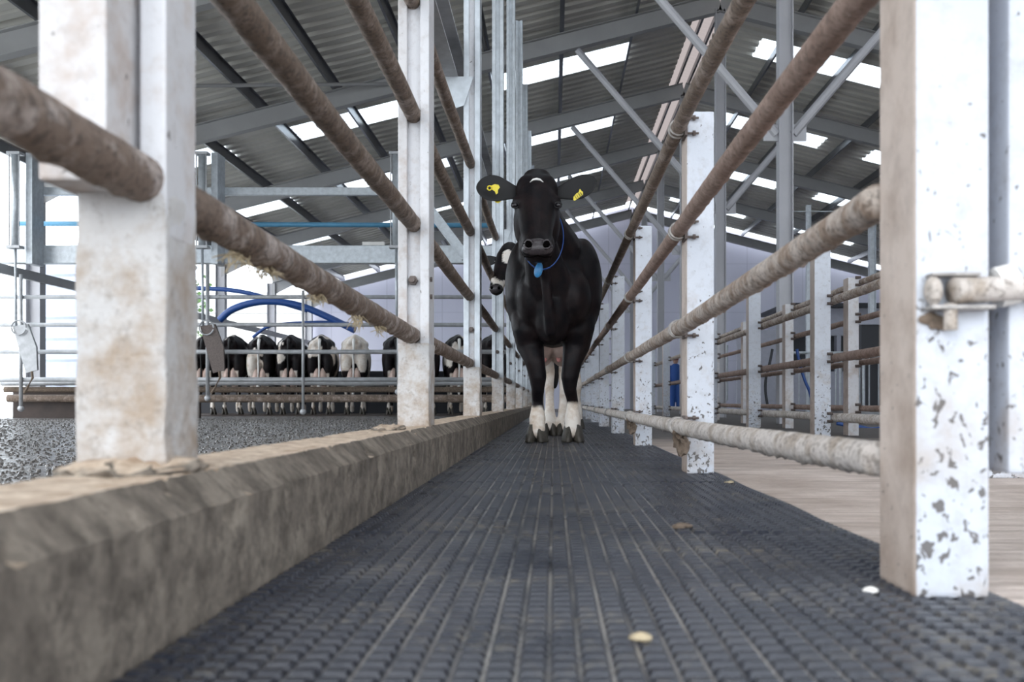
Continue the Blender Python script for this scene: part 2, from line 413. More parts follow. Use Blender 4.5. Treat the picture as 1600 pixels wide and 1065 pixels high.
def purlin(x, side, lab):
    bm = B(); z = roofz(x, .25); 
    # Z section
    pr = [(-.04,-.09),(.0,-.09),(0,.09),(.04,.09),(.04,.096),(-.008,.096),(-.008,-.083),(-.04,-.083)]
    A = [bm.verts.new((x+a, YF, z+b)) for a,b in pr]; C_ = [bm.verts.new((x+a, YB, z+b)) for a,b in pr]
    for i in range(8): bm.faces.new((A[i],A[(i+1)%8],C_[(i+1)%8],C_[i]))
    bm.faces.new(A[::-1]); bm.faces.new(C_)
    return tag(obj('roof_purlin', bm, M['purlin']), lab, 'purlin', 'roof purlins')
words = ['first','second','third','fourth','fifth','sixth','seventh','eighth','ninth','tenth']
for j in range(10):
    purlin(PX[j], 'left', 'dark steel purlin on the left roof slope, %s down from the ridge' % words[j])
    purlin(2*RX-PX[j], 'right', 'dark steel purlin on the right roof slope, %s down from the ridge' % words[j])
bm = B(); tube(bm, [W(296,134,15.4), W(612,131,17.15)], .03, 8); tag(obj('tie_rod', bm, M['steel']), 'thin horizontal tie tube under the left roof slope', 'tie')
bm = B(); tube(bm, [W(322,88,15.2), W(448,-14,17.15)], .045, 8); tag(obj('roof_brace', bm, M['steel']), 'diagonal tube brace under the left roof slope', 'brace')
# side rail along the open left side
bm = B(); box(bm, (-8.575,12.4,2.25), (-8.52,36.4,2.4)); tag(obj('side_rail', bm, M['steel']), 'long grey side rail running along the open left side columns', 'rail')

# ------------------------------------------------------------------ kerb and mat
bm = B()
prof = [(-.42,0),(-.42,.141),(-.459,.179),(-.60,.18),(-.612,.172),(-.612,0)]
dense = []
for (a, b_) in zip(prof, prof[1:]):
    n = max(1, int(math.dist(a, b_)/.012))
    dense += [(a[0]+(b_[0]-a[0])*k/n, a[1]+(b_[1]-a[1])*k/n) for k in range(n)]
dense.append(prof[-1])
ys = []; y = .3
while y < 26: ys.append(y); y += .013 if y < 3.2 else (.03 if y < 7 else .2)
prev = None
for y in ys:
    r = []
    for x, z in dense:
        P = Vector((x, y, z))
        n1 = noise.noise(P*6)*.001+noise.noise(P*19)*.001+noise.noise(P*55)*.0016
        pit = max(0, noise.noise(P*30+Vector((4,4,4)))-.38)*.03
        if y > 7: n1 *= .5; pit = 0
        d = n1-pit
        r.append(bm.verts.new((x+(d if z > .1 else d*.7) if x > -.45 else x-d*.2, y, max(0, z+d) if z > .12 else z)))
    if prev:
        for i in range(len(dense)-1): bm.faces.new((prev[i],prev[i+1],r[i+1],r[i]))
    else: bm.faces.new(r)
    prev = r
bm.faces.new(prev[::-1])
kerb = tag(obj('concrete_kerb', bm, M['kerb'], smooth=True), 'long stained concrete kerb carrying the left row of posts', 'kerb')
es = kerb.modifiers.new('e', 'EDGE_SPLIT'); es.split_angle = math.radians(28)
def mat_edge(y): return .615+.012*noise.noise(Vector((0, y*2.0, 5)))
bm = B()
# base sheet
prev = None; y = .25
while y < 27:
    x1 = mat_edge(y)
    r = [bm.verts.new((-.419, y, 0)), bm.verts.new((-.419, y, .0012)), bm.verts.new((x1, y, .0012)), bm.verts.new((x1+.004, y, 0))]
    if prev:
        for i in range(3): bm.faces.new((prev[i],prev[i+1],r[i+1],r[i]))
    prev = r; y += .15 if y < 8 else 1.0
px_, py_ = .032, .034
def stud(x, y, wx, wy, h):
    a, b_ = wx/2, wy/2; c, d = a*.72, b_*.62
    lo = [bm.verts.new((x+i, y+j, .001)) for i,j in ((-a,-b_),(a,-b_),(a,b_),(-a,b_))]
    hi = [bm.verts.new((x+i, y+j, h)) for i,j in ((-c,-d),(c,-d),(c,d),(-c,d))]
    bm.faces.new(hi)
    for i in range(4): bm.faces.new((lo[i],lo[(i+1)%4],hi[(i+1)%4],hi[i]))
y = .80; row = 0
while y < 13:
    x = -.405
    # the mat is laid in lengths: a flat seam every 1.2 m or so
    seam = abs((y-.2) % 1.27-.6) < .017
    if not seam:
        wob = 0
        while x < mat_edge(y)-.012:
            stud(x, y, px_*.84, py_*.66, .0075+.001*noise.noise(Vector((x*4, y*4, 0))))
            x += px_
    y += py_; row += 1
rubber = tag(obj('rubber_mat', bm, M['rubber']), 'long black studded rubber mat covering the floor of the cow race', 'mat')
# droppings and bits lying on the mat
def clod(px, py, r, m, label, flat=.5):
    Y = CAMH*1600/(py-627); c = Vector(((px-865)*Y/1600, Y, .006+r*flat*.6)); b_ = B(); ell(b_, (0,0,0), (r*1.5, r, r*flat), sub=3)
    for v in b_.verts: v.co += v.co.normalized()*noise.noise(v.co*60+c)*r*.7
    for v in b_.verts: v.co += c; v.co.z = max(v.co.z, .0052)
    return tag(obj('clod', b_, m, smooth=True), label, 'clod')
clod(1065, 829, .013, M['mud'], 'small brown clod lying on the mat right of its middle')
clod(1362, 931, .007, M['whitehair'], 'pale crumb on the mat at the foot of the nearest right post')
clod(1000, 1008, .008, M['straw'], 'straw coloured crumb at the near edge of the mat')
clod(1140, 757, .012, M['straw'], 'pale wisp on the mat beside the second right post', .3)

# wet slurry lumps and loose aggregate over the left yard
bm = B(); random.seed(21)
for i in range(15000):
    yy = 2.2+13.5*random.random()**1.5; xx = -.66-random.random()*min(8, yy*.62)
    r_ = random.uniform(.004,.011)*(1+yy*.05); h_ = r_*random.uniform(.35,.9); a0 = random.random()*6.28
    ring_ = [bm.verts.new((xx+math.cos(a0+k*1.2566)*r_*random.uniform(.7,1.2), yy+math.sin(a0+k*1.2566)*r_*random.uniform(.7,1.2), -.001)) for k in range(5)]
    tp = [bm.verts.new(((v.co.x-xx)*.55+xx, (v.co.y-yy)*.55+yy, h_*random.uniform(.7,1.1))) for v in ring_]
    bm.faces.new(tp)
    for k in range(5): bm.faces.new((ring_[k],ring_[(k+1)%5],tp[(k+1)%5],tp[k]))
tag(obj('slurry_lumps', bm, M['wetlump']), 'wet grey slurry lumps and loose stones covering the left yard', 'slurry', kind='stuff')
random.seed(7)
# ------------------------------------------------------------------ left posts and rails
LY = [1.30, 3.80, 6.42, 9.3, 12.1, 15.0, 18.0, 21.1, 24.2]
LX = [(-.605,-.492), (-.578,-.462), (-.565,-.462), (-.56,-.457), (-.558,-.456), (-.557,-.456), (-.557,-.456), (-.557,-.456), (-.557,-.456)]
LZ = [.553, .933, 1.34, 1.765]
XR = -.527
def lumps(bm, k=.004):
    bmesh.ops.subdivide_edges(bm, edges=bm.edges, cuts=6, use_grid_fill=True)
    for v in bm.verts:
        v.co += Vector((noise.noise(v.co*18), noise.noise(v.co*18+Vector((9,0,0))), noise.noise(v.co*22)*.3))*k
posn = ['nearest','second nearest','third nearest','fourth nearest','fifth nearest','sixth nearest','seventh nearest','eighth nearest','farthest']
for i, Y in enumerate(LY):
    x0, x1 = LX[i]
    top = 5.85
    t = thing('fence_post', ((x0+x1)/2, Y+.08, .178), 'tall white steel post on the left kerb, %s to the camera' % posn[i], 'post', 'tall posts on the left kerb')
    fl = .034 if i else .07
    bm = B(); box(bm, (x0-(.012 if i == 0 else 0), Y-(.075 if i == 0 else 0), .48 if i else .535), (x0+fl, Y+(.16 if i else .11), top), .004); obj('outer_flange', bm, M['leftdirty'] if i < 2 else M['galv'], t)
    bm = B(); box(bm, (x1-.034, Y, .48), (x1, Y+(.16 if i else .11), top), .004); obj('inner_flange', bm, M['leftwhite'] if i < 2 else M['galv'], t)
    bm = B(); box(bm, (x0+fl-.002, Y+.028, .48), (x1-.032, Y+.05, top)); obj('web', bm, M['leftwhite'] if i < 3 else M['galv'], t)
    bm = B(); box(bm, (x0-.001, Y-.003, .176), (x1+.001, Y+(.163 if i else .115), .487 if i else .537), .006)
    if i < 4: lumps(bm, .0045)
    obj('concrete_casing', bm, M['caked'], t, smooth=True)
    if 0 < i < 7:
        bz = .27+(627-437)*3.8/1600
        bm = B(); bx = (x0+x1)/2-.004; cyl(bm, (bx, Y+.03, bz), (bx, Y+.005, bz), .018, 6); cyl(bm, (bx, Y+.006, bz), (bx, Y-.012, bz), .010, 10)
        obj('bolt', bm, M['bolt'], t)
        for dz in (.025, -.04):
            bm = B(); cyl(bm, (x1-.004, Y+.03, bz+dz-.02), (x1+.008, Y+.03, bz+dz-.02), .010, 6); obj('bolt', bm, M['bolt'], t)
    if 0 < i < 6:
        # mud build-up at foot
        pass
# muck heaped round the first posts' feet
def muck(c, r, h, label, m='kerb'):
    b_ = B(); ell(b_, (0,0,0), (r[0], r[1], h), sub=4)
    for v in b_.verts: v.co += Vector((1,1,.5))*noise.noise(v.co*35+Vector(c))*.012+Vector((0,0,1))*noise.noise(v.co*80+Vector(c))*.008
    for v in b_.verts: v.co += Vector(c)
    return tag(obj('muck_pile', b_, M[m], smooth=True), label, 'muck')
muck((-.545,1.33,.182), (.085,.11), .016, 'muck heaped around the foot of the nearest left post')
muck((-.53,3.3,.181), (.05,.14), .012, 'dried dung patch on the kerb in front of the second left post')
lname = ['lowest','second lowest','third lowest','topmost']
for j, z in enumerate(LZ):
    pts = []
    y = .35 if j == 0 else 1.32
    y = .35
    while y < 25:
        pts.append((XR+(.004*math.sin(y*1.7+j)), y, z-(.036*max(0,min(1,(y-1.4)/2.4))+.0015*max(0,y-3.8) if j == 0 else 0))); y += .02 if y < 4 else (.08 if y < 9 else .5)
    bm = B(); tube(bm, pts, .030, 16, lump=.0045 if j == 0 else .0025)
    r = obj('fence_rail', bm, M['rail_dark'] if j == 0 else M['rail_brown'], smooth=True)
    tag(r, 'muddy brown round rail through the left posts, %s of four' % lname[j], 'rail', 'rails of the left fence')
# straw hanging from the lowest left rail
for i, (px, Y, s) in enumerate([(375,1.72,1.0),(420,1.88,.6),(505,2.3,.7),(566,2.75,1.2),(600,3.1,.8)]):
    b_ = B(); c = Vector((XR, Y, .553-.036*max(0,min(1,(Y-1.4)/2.4))-.038)); s *= .75
    for k in range(26):
        a = Vector((random.uniform(-.012,.012), random.uniform(-.04,.04), random.uniform(.0,.01)))
        d = Vector((random.uniform(-.02,.02), random.uniform(-.04,.04), -random.uniform(.01,.045)*s))
        tube(b_, [c+a, c+a+d*.5+Vector((random.uniform(-.006,.006),0,0)), c+a+d], [.0016,.0014,.0008], 5)
    tag(obj('straw_wisp', b_, M['straw']), 'straw wisp hanging from the lowest left rail, %s from the camera' % words[i], 'straw', 'straw wisps under the lowest left rail')
# longitudinal galvanised channel beside the left posts
t = thing('channel_beam', (-.64, 12, 2.3), 'galvanised channel beam running beside the tops of the left posts', 'beam')
bm = B(); box(bm, (-.70,3.2,2.30), (-.60,24,2.312)); obj('lower_flange', bm, M['galv_dull'], t)
bm = B(); box(bm, (-.70,3.2,2.31), (-.692,24,2.56)); obj('web', bm, M['galv_dull'], t)
bm = B(); box(bm, (-.70,3.2,2.56), (-.60,24,2.572)); obj('upper_flange', bm, M['galv_dull'], t)
for Y in (6.42, 9.3, 12.1):
    bm = B(); v = [bm.verts.new(p) for p in ((-.76,Y-.02,2.30),(-.50,Y-.02,2.30),(-.56,Y-.02,2.12),(-.62,Y-.02,2.10),(-.76,Y-.012,2.30),(-.50,Y-.012,2.30),(-.56,Y-.012,2.12),(-.62,Y-.012,2.10))]
    bm.faces.new(v[:4]); bm.faces.new(v[4:][::-1])
    for i in range(4): bm.faces.new((v[i],v[i+4],v[(i+1)%4+4],v[(i+1)%4]))
    obj('gusset_plate', bm, M['galv'], t)

# ------------------------------------------------------------------ right posts and rails
RY = [1.38+2.37*i for i in range(10)]
RRZ = [.180, .537, .897, 1.275]
posn2 = ['nearest','second nearest','third nearest','fourth nearest','fifth nearest','sixth nearest','seventh nearest','eighth nearest','ninth nearest','farthest']
def ring(bm, c, R, r, ax_tilt=0, arc=(0, 2*math.pi), n=22):
    pts = []
    for i in range(n):
        a = arc[0]+(arc[1]-arc[0])*i/(n-1 if arc[1]-arc[0] < 6.2 else n)
        pts.append(Vector(c)+Vector((math.cos(a)*R, math.sin(a)*R*ax_tilt, math.sin(a)*R)))
    return tube(bm, pts, r, 8, closed=arc[1]-arc[0] > 6.2)
for i, Y in enumerate(RY):
    top = 2.6 if i == 0 else 1.345-.012*min(i,3)
    x0, x1 = .4875, .5885
    t = thing('fence_post', (.538, Y+.08, 0), ('big white square post standing on the right mat edge, nearest to the camera' if i == 0 else 'white mud splashed post of the right race fence, %s to the camera' % posn2[i]), 'post', 'white posts of the right race fence')
    bm = B(); box(bm, (x0, Y, .004), (x1, Y+.157, top), .008 if i < 3 else 0)
    for f in bm.faces:
        if f.calc_center_median().x < x0+.006 and abs(f.normal.x) > .3: f.material_index = 1
    obj('post_shaft', bm, [M['white'], M['tan']], t)
    if i:
        for z in RRZ:
            bm = B(); cy = Y+.03
            for dy in (-.022, .022):
                ring(bm, (.458, cy+dy, z), .030, .0045, .35)
                cyl(bm, (.458, cy+dy, z+.031), (.515, cy-.018+dy*.2, z+.031-.0), .004, 6) if False else None
            obj('u_bolt', bm, M['clamp'], t, smooth=True)
            bm = B()
            for dz in (.030, -.026):
                cyl(bm, (.49, Y-.012, z+dz), (.53, Y-.012, z+dz), .0042, 8); cyl(bm, (.508, Y-.012, z+dz), (.518, Y-.012, z+dz), .010, 6)
            box(bm, (.478,Y-.02,z-.034), (.4885,Y+.07,z+.038))
            obj('clamp_bracket', bm, M['bolt'], t)
for j, z in enumerate(RRZ):
    pts = []; y = 1.60 if j < 2 else 1.2
    y = 1.545 if j < 2 else .9
    while y < 23.0:
        k = max(0, min(1, (3.7-y)/2.2))
        x = .458+.034*k**2; zz = z+({0:.004,1:.036,2:.02,3:-.05}[j])*k**1.5
        pts.append((x, y, zz)); y += .02 if y < 4.5 else (.08 if y < 9 else .5)
    bm = B(); tube(bm, pts, .0265, 16, lump=[.0048,.0035,.0025,.002][j])
    tag(obj('fence_rail', bm, [M['rail_pale'], M['rail_mixed'], M['rail_rust'], M['rail_brown']][j], smooth=True),
        ['pale mud caked round rail along the right race, lowest of four','muddy round rail along the right race, second lowest of four','reddish brown round rail along the right race, third lowest of four','brown round rail along the right race, topmost of four'][j], 'rail', 'rails of the right race fence')
# mud hanging at lowest rail at second post
for i, (x, Y, z) in enumerate([(.465,3.72,.135),(.462,6.05,.14)]):
    b_ = B(); ell(b_, (0,0,0), (.025,.035,.045), sub=3)
    for v in b_.verts: v.co += v.co*noise.noise(v.co*45)*1.2
    for v in b_.verts: v.co += Vector((x,Y,z))
    tag(obj('mud_clump', b_, M['mud'], smooth=False), 'brown mud clump hanging under the lowest right rail at the %s post' % ['second','third'][i], 'mud')
# gate hung on the nearest right post
t = thing('race_gate', (.62, 1.42, .17), 'white muddy gate stile at the right frame edge, clamped to the nearest post', 'gate')
bm = B(); box(bm, (.622,1.40,.171), (.722,1.50,2.6), .006); obj('stile', bm, M['white'], t)
bm = B(); tube(bm, line((.528,1.357,.417),(.66,1.385,.424),12), .0165, 14, lump=.002); obj('clamp_bar', bm, M['rail_pale'], t, smooth=True)
bm = B(); box(bm, (.50,1.352,.392), (.585,1.379,.398), .002); box(bm, (.50,1.352,.436), (.565,1.379,.441), .002); obj('clamp_plate', bm, M['clamp'], t)
bm = B(); cyl(bm, (.528,1.362,.365), (.528,1.362,.40), .009, 10); ell(bm, (.505,1.362,.417), (.012,.014,.02)); obj('clamp_bolt', bm, M['rail_pale'], t)
bm = B(); tube(bm, [(.60,1.39,.424),(.625,1.39,.43)], .028, 14); obj('end_cap', bm, M['whitehair'], t)
b_ = B(); ell(b_, (0,0,0), (.019,.003,.012), sub=3)
for v in b_.verts: v.co += v.co*noise.noise(v.co*60)*1.1
for v in b_.verts: v.co += Vector((.512,1.377,.379))
tag(obj('mud_clump', b_, M['mud']), 'dark mud smear below the clamp on the nearest right post', 'mud')
# post behind
t = thing('gate_post', (1.58,3.6,0), 'white square post seen between the nearest right post and the gate stile', 'post')
bm = B(); box(bm, (1.53,3.6,0), (1.68,3.75,1.27), .006); obj('post_shaft', bm, M['white'], t)
for z in (.96,1.0,1.17,1.22):
    bm = B(); cyl(bm, (1.57,3.575,z), (1.66,3.575,z), .006, 8); cyl(bm, (1.585,3.575,z),(1.60,3.575,z), .014, 6); cyl(bm, (1.6,3.61,z),(1.6,3.57,z),.006,8); obj('bolt', bm, M['bolt'], t)

# second fence row and third row, on the right
def fence_row(x, w, ys, zt, rails, rx, rr, pm, rm, nm, grp, yend, ystart):
    for i, Y in enumerate(ys):
        t = thing('fence_post', (x+w/2, Y+.07, 0), 'white post of the %s, %s to the camera' % (nm, posn2[i]), 'post', 'posts of the '+nm)
        bm = B(); box(bm, (x, Y, 0), (x+w, Y+.14, zt), .004)
        for f in bm.faces:
            if f.calc_center_median().x < x+.004 and abs(f.normal.x) > .3: f.material_index = 1
        obj('post_shaft', bm, [pm, M['tan']], t)
        for z in rails:
            for dz in (.03,-.03):
                bm = B(); cyl(bm, (x+w-.03, Y-.01, z+dz), (x+w+.012, Y-.01, z+dz), .012, 6); obj('bolt', bm, M['bolt'], t)
    for j, z in enumerate(rails):
        bm = B(); pts = []; y = ystart
        while y < yend: pts.append((rx, y, z)); y += .12
        tube(bm, pts, rr, 12, lump=.004)
        tag(obj('fence_rail', bm, rm[j], smooth=True), 'muddy round rail of the %s, %s from the ground' % (nm, words[j]), 'rail', 'rails of the '+nm)
fence_row(2.0, .125, [5.1,7.85,10.5,13.3,16.0,18.7,21.4], 1.45, [.149,.605,1.05], 2.165, .033, M['white'], [M['rail_pale'],M['rail_rust'],M['rail_mixed']], 'second fence row right of race', None, 22, 4.2)
fence_row(2.33, .085, [5.9,8.1,10.3,12.6,14.9,17.2], 1.25, [.216,.58,.93,1.22], 2.45, .024, M['leftwhite'], [M['rail_rust'],M['rail_rust'],M['rail_rust'],M['rail_mixed']], 'third fence row right of race', None, 19, 5.0)

# ------------------------------------------------------------------ crowd gate and hoists across the left yard
GY = 16.0
def gx(px, Y=GY): return (px-865)*Y/1600
def gz(py, Y=GY): return CAMH+(627-py)*Y/1600
bm = B(); box(bm, (-8.82,GY+.06,gz(410)), (-.75,GY+.24,gz(382)), .01); tag(obj('cross_beam', bm, M['galv']), 'deep galvanised cross beam spanning the left yard above the gate', 'beam')
bm = B(); box(bm, (gx(40),GY+.06,gz(303)), (gx(592),GY+.16,gz(291)), .006); tag(obj('cross_bar', bm, M['galv']), 'thin galvanised bar spanning between the hoist cylinders', 'beam')
bm = B(); tube(bm, [(-8.8,GY+.7,gz(354,17)),(-.7,GY+.7,gz(357,17))], .04, 12); tag(obj('water_pipe', bm, M['pipe_blue'], smooth=True), 'straight pale blue pipe crossing above the cross beam', 'pipe')
t = thing('crowd_gate', ((gx(0)+gx(765))/2, GY, .2), 'long galvanised gate of horizontal rails hung across the left yard', 'gate')
for py, r in ((465,.030),(508,.032),(550,.034),(593,.036)):
    bm = B(); tube(bm, [(-8.8,GY-.1,gz(py)),(-.62,GY-.1,gz(py))], r, 12); obj('gate_rail', bm, M['galv_dull'], t, smooth=True)
for px, y0, y1, r in ((40,430,638,.028),(329,415,622,.028),(477,455,643,.022),(624,415,612,.02)):
    bm = B(); tube(bm, [(gx(px),GY-.14,gz(y0)),(gx(px),GY-.14,gz(y1))], r, 10); ell(bm, (gx(px),GY-.14,gz(y1)), .05, sub=2); obj('upright', bm, M['galv_dull'], t, smooth=True)
hx = lambda p: gx(p, 15.58)
hz = lambda p: gz(p, 15.58)
for i, px in enumerate((24, 316, 619)):
    t = thing('gate_hoist', (hx(px), GY-.42, hz(410)), 'pneumatic hoist cylinder with rod on the cross beam, %s from the left' % words[i], 'hoist', 'hoist cylinders on the cross beam')
    bm = B(); box(bm, (hx(px+10),GY-.30,hz(410)), (hx(px+20),GY+.06,hz(235)), .004); obj('mounting_post', bm, M['galv'], t)
    bm = B(); tube(bm, [(hx(px),GY-.42,hz(384)),(hx(px),GY-.42,hz(242))], .06, 16); obj('cylinder', bm, M['galv'], t, smooth=True)
    bm = B()
    for sx in (-.075,.075): cyl(bm, (hx(px)+sx,GY-.46,hz(386)), (hx(px)+sx,GY-.46,hz(238)), .010, 6)
    for z in (hz(386), hz(240)): box(bm, (hx(px)-.1,GY-.50,z-.02),(hx(px)+.1,GY-.34,z+.02))
    obj('tie_rods', bm, M['galv_dull'], t)
    bm = B(); tube(bm, [(hx(px),GY-.42,hz(386)),(hx(px+1),GY-.42,hz(512))], .020, 10); obj('rod', bm, M['pipe_blue'] if 0 else M['galv'], t, smooth=True)
    if i < 2:
        bm = B(); a = Vector((hx(px+9),GY-.46,hz(512))); b2 = Vector((hx(px+28),GY-.46,hz(580)))
        d = (b2-a).normalized(); s = Vector((d.z,0,-d.x))
        q = [a-s*.13-d*.02, a+s*.10-d*.05, b2+s*.10, b2-s*.08, a-s*.16+d*.35]
        A = [bm.verts.new(v) for v in q]; C_ = [bm.verts.new(v+Vector((0,.05,0))) for v in q]
        bm.faces.new(A); bm.faces.new(C_[::-1])
        for k in range(5): bm.faces.new((A[k],C_[k],C_[(k+1)%5],A[(k+1)%5]))
        obj('latch_plate', bm, M['bolt'] if i else M['galv_dull'], t)
        bm = B(); tube(bm, [a+Vector((math.cos(q)*.11-.0,-.03,math.sin(q)*.11)) for q in [x*.4 for x in range(16)]], .012, 6); obj('latch_loop', bm, M['galv_dull'], t)
        bm = B(); tube(bm, [b2, b2+Vector((.01,0,-.1)), b2+Vector((-.06,-.02,-.25)), b2+Vector((-.12,0,-.33))], .018, 6); obj('chain_end', bm, M['mud'], t)
# diagonal stay in front of post gap (px 680-725, 340-385)
bm = B(); ibeam(bm, W(668,322,15.0), W(728,402,15.0), .1,.14); tag(obj('diagonal_stay', bm, M['galv']), 'short galvanised diagonal stay above the cross beam', 'stay')

bm = B(); box(bm, (gx(564),GY+.1,gz(381.5)), (gx(599),GY+.16,gz(376)), .004); tag(obj('end_plate', bm, M['whitehair']), 'small white plate lying on top of the cross beam', 'plate')
# rump rails and low board in front of the standing cows
KY = 16.35
for i, (py, r, m) in enumerate(((598,.040,'galv_dull'),(608,.045,'mud'),(622,.060,'rail_brown'))):
    bm = B(); pts = line((-8.82,KY+i*.1,gz(py,KY)), (-.65,KY+i*.1,gz(py,KY)), 60); tube(bm, pts, r, 12, lump=.012)
    tag(obj('rump_rail', bm, M[m], smooth=True), ['pale upper pipe behind the standing cows','dark dirty middle pipe behind the standing cows','brown lower pipe behind the standing cows'][i], 'rail')
bm = B(); box(bm, (-8.82,KY+.35,0), (gx(300,KY),KY+.43,.47)); tag(obj('kick_board', bm, M['darkboard']), 'low dark brown board at the far left of the yard', 'board')
# platform kerb strip
bm = B(); box(bm, (-8.6,18.6,0), (-.62,22.6,.012)); tag(obj('stall_slab', bm, M['darkboard']), 'dark wet slab under the row of standing cows', 'slab')
# dark stall front beyond the cows
bm = B(); box(bm, (-8.5,22.9,0), (-.7,23.0,.95)); tag(obj('stall_front', bm, M['black_panel']), 'dark stall front panel beyond the standing cows', 'panel')

# hoses
def hose(pxs, Y, r, label, m='blue', name='hose'):
    pts = [W(a, b_, Y) for a, b_ in pxs]; out = []
    P = [pts[0]]+pts+[pts[-1]]
    for i in range(1, len(P)-2):
        for k in range(8):
            t_ = k/8; a, b_, c, d = P[i-1], P[i], P[i+1], P[i+2]
            out.append(.5*((2*b_)+(-a+c)*t_+(2*a-5*b_+4*c-d)*t_*t_+(-a+3*b_-3*c+d)*t_**3))
    out.append(P[-2])
    bm = B(); tube(bm, out, r, 10); return tag(obj(name, bm, M[m], smooth=True), label, 'hose')
hose([(343,500),(362,484),(395,473),(430,471),(470,478),(510,494),(555,516)], 21.6, .075, 'thick blue hose arching over the backs of the standing cows')
hose([(300,450),(350,452),(390,458),(430,470),(480,485)], 22.2, .05, 'blue hose sloping down above the arching hose')
hose([(395,527),(415,512),(440,506),(500,503),(545,505)], 22.4, .035, 'thin blue hose low over the cow backs')
hose([(1207,545),(1203,565),(1197,590),(1196,610),(1199,632)], 15, .02, 'dark hose hanging by the grey column on the right', 'black_panel')
hose([(1245,545),(1250,570),(1258,595),(1266,615),(1269,640)], 13.2, .02, 'thin blue hose slanting between the right fence rows')
hose([(1307,661),(1325,664),(1345,667),(1360,670),(1375,669)], 10.5, .02, 'blue hose lying on the floor behind the third fence row')

# silo outside, tree
t = thing('feed_silo', (-10.9,26,-.3), 'bluish white banded steel silo standing outside the open left side', 'silo')
bm = B(); pr = []
zz = -.3
while zz < 3.7: pr += [(1.98, zz), (2.02, zz+.06), (1.98, zz+.12)]; zz += .5
prev = None
for r, z in pr+[(1.98,3.75)]:
    c = [bm.verts.new((-11.2+r*math.cos(a*math.pi/24), 26+r*math.sin(a*math.pi/24), z)) for a in range(48)]
    if prev:
        for k in range(48): bm.faces.new((prev[k],prev[(k+1)%48],c[(k+1)%48],c[k]))
    prev = c
obj('silo_body', bm, M['silo'], t, smooth=False)
bm = B(); tube(bm, [(-11.2,26,3.75),(-11.2,26,4.4)], [2.05,.3], 48); obj('cone_roof', bm, M['silo'], t)
t = thing('tree', (-17,44,-.3), 'green tree glimpsed outside beyond the silo', 'tree')
bm = B(); tube(bm, [(-17,44,-.3),(-17,44,3.5)], [.25,.12], 8); obj('trunk', bm, M['mud'], t)
bm = B()
for i in range(500):
    a = random.uniform(0, 6.28); b2 = random.uniform(-1, 1); rr = 2.2*random.random()**.4
    c = Vector((-17+rr*math.cos(a), 44+rr*math.sin(a), 4.2+b2*1.6)); s = .16
    n1 = Vector((random.uniform(-1,1),random.uniform(-1,1),random.uniform(-1,1))).normalized(); u, v = frame_of(n1)
    bm.faces.new([bm.verts.new(c+u*s), bm.verts.new(c+v*s*.6), bm.verts.new(c-u*s), bm.verts.new(c-v*s*.6)])
obj('foliage', bm, M['leaf'], t)

t = thing('neighbouring_shed', (-12.5,48,-.3), 'low pale shed with grey roof outside beyond the far left corner', 'shed')
bm = B(); box(bm, (-18,48,-.3), (-10.5,56,4.4)); obj('shed_wall', bm, M['whitehair'], t)
bm = B(); tube(bm, [(-18.3,47.7,4.4),(-18.3,52,5.8)], .05, 6); bm.free(); bm = B()
v = [bm.verts.new(q) for q in ((-18.3,47.7,4.4),(-10.2,47.7,4.4),(-10.2,52,5.8),(-18.3,52,5.8),(-18.3,56.3,4.4),(-10.2,56.3,4.4))]
for q in ((0,1,2,3),(3,2,5,4),(0,3,4),(1,5,2),(0,4,5,1)): bm.faces.new([v[i] for i in q])
obj('shed_roof', bm, M['steel'], t)
# background right: columns, doors, gates, person
def slim(x, Y, w, h, label, m='steel_light'):
    t = thing('support_column', (x, Y, 0), label, 'column')
    bm = B(); ibeam(bm, (x,Y,0), (x,Y,h), w, w, upv=(1,0,0)); obj('shaft', bm, M[m], t)
    bm = B(); box(bm, (x-w,Y-w,0), (x+w,Y+w,.02)); obj('base_plate', bm, M[m], t)
slim(5.1, 20.5, .09, 4.2, 'slim pale column behind the right fence rows, left one of two', 'galv'); slim(6.5, 20.9, .13, 4.6, 'slim pale column behind the right fence rows, right one of two', 'galv')
bm = B(); tube(bm, [(2.9,12.4,2.57),(9.0,12.4,2.57)], .006, 6); tag(obj('wire', bm, M['galv']), 'thin horizontal wire running right from the nearest ridge column', 'wire')
t = thing('parlour_cabin', (8.7,31,0), 'pale cabin with dark window openings at the far right', 'cabin')
bm = B(); box(bm, (6.9,30,0), (12.5,33,1.15)); box(bm, (6.9,30,2.2), (12.5,33,3.0))
for x in (6.9,8.3,9.9,12.4): box(bm, (x,30,1.15),(x+.12,33,2.2))
obj('cabin_wall', bm, M['pale_panel'], t)
bm = B(); box(bm, (7.0,30.3,1.15), (12.4,30.35,2.2)); obj('dark_opening', bm, M['black_panel'], t)
bm = B(); box(bm, (6.7,29.6,3.0), (12.7,33.2,3.12)); obj('flat_roof', bm, M['black_panel'], t)
t = thing('dark_cabinet', (6.6,20,0), 'dark tall cabinet with white top edge behind the right fence', 'cabinet')
bm = B(); box(bm, (5.95,19.8,.12), (6.6,20.3,1.75), .01); obj('cabinet_body', bm, M['black_panel'], t)
bm = B(); box(bm, (5.9,19.75,1.75), (6.65,20.35,1.9), .01); obj('cabinet_top', bm, M['pale_panel'], t)
bm = B(); box(bm, (5.95,19.8,0), (6.6,20.3,.12)); obj('plinth', bm, M['galv_dull'], t)
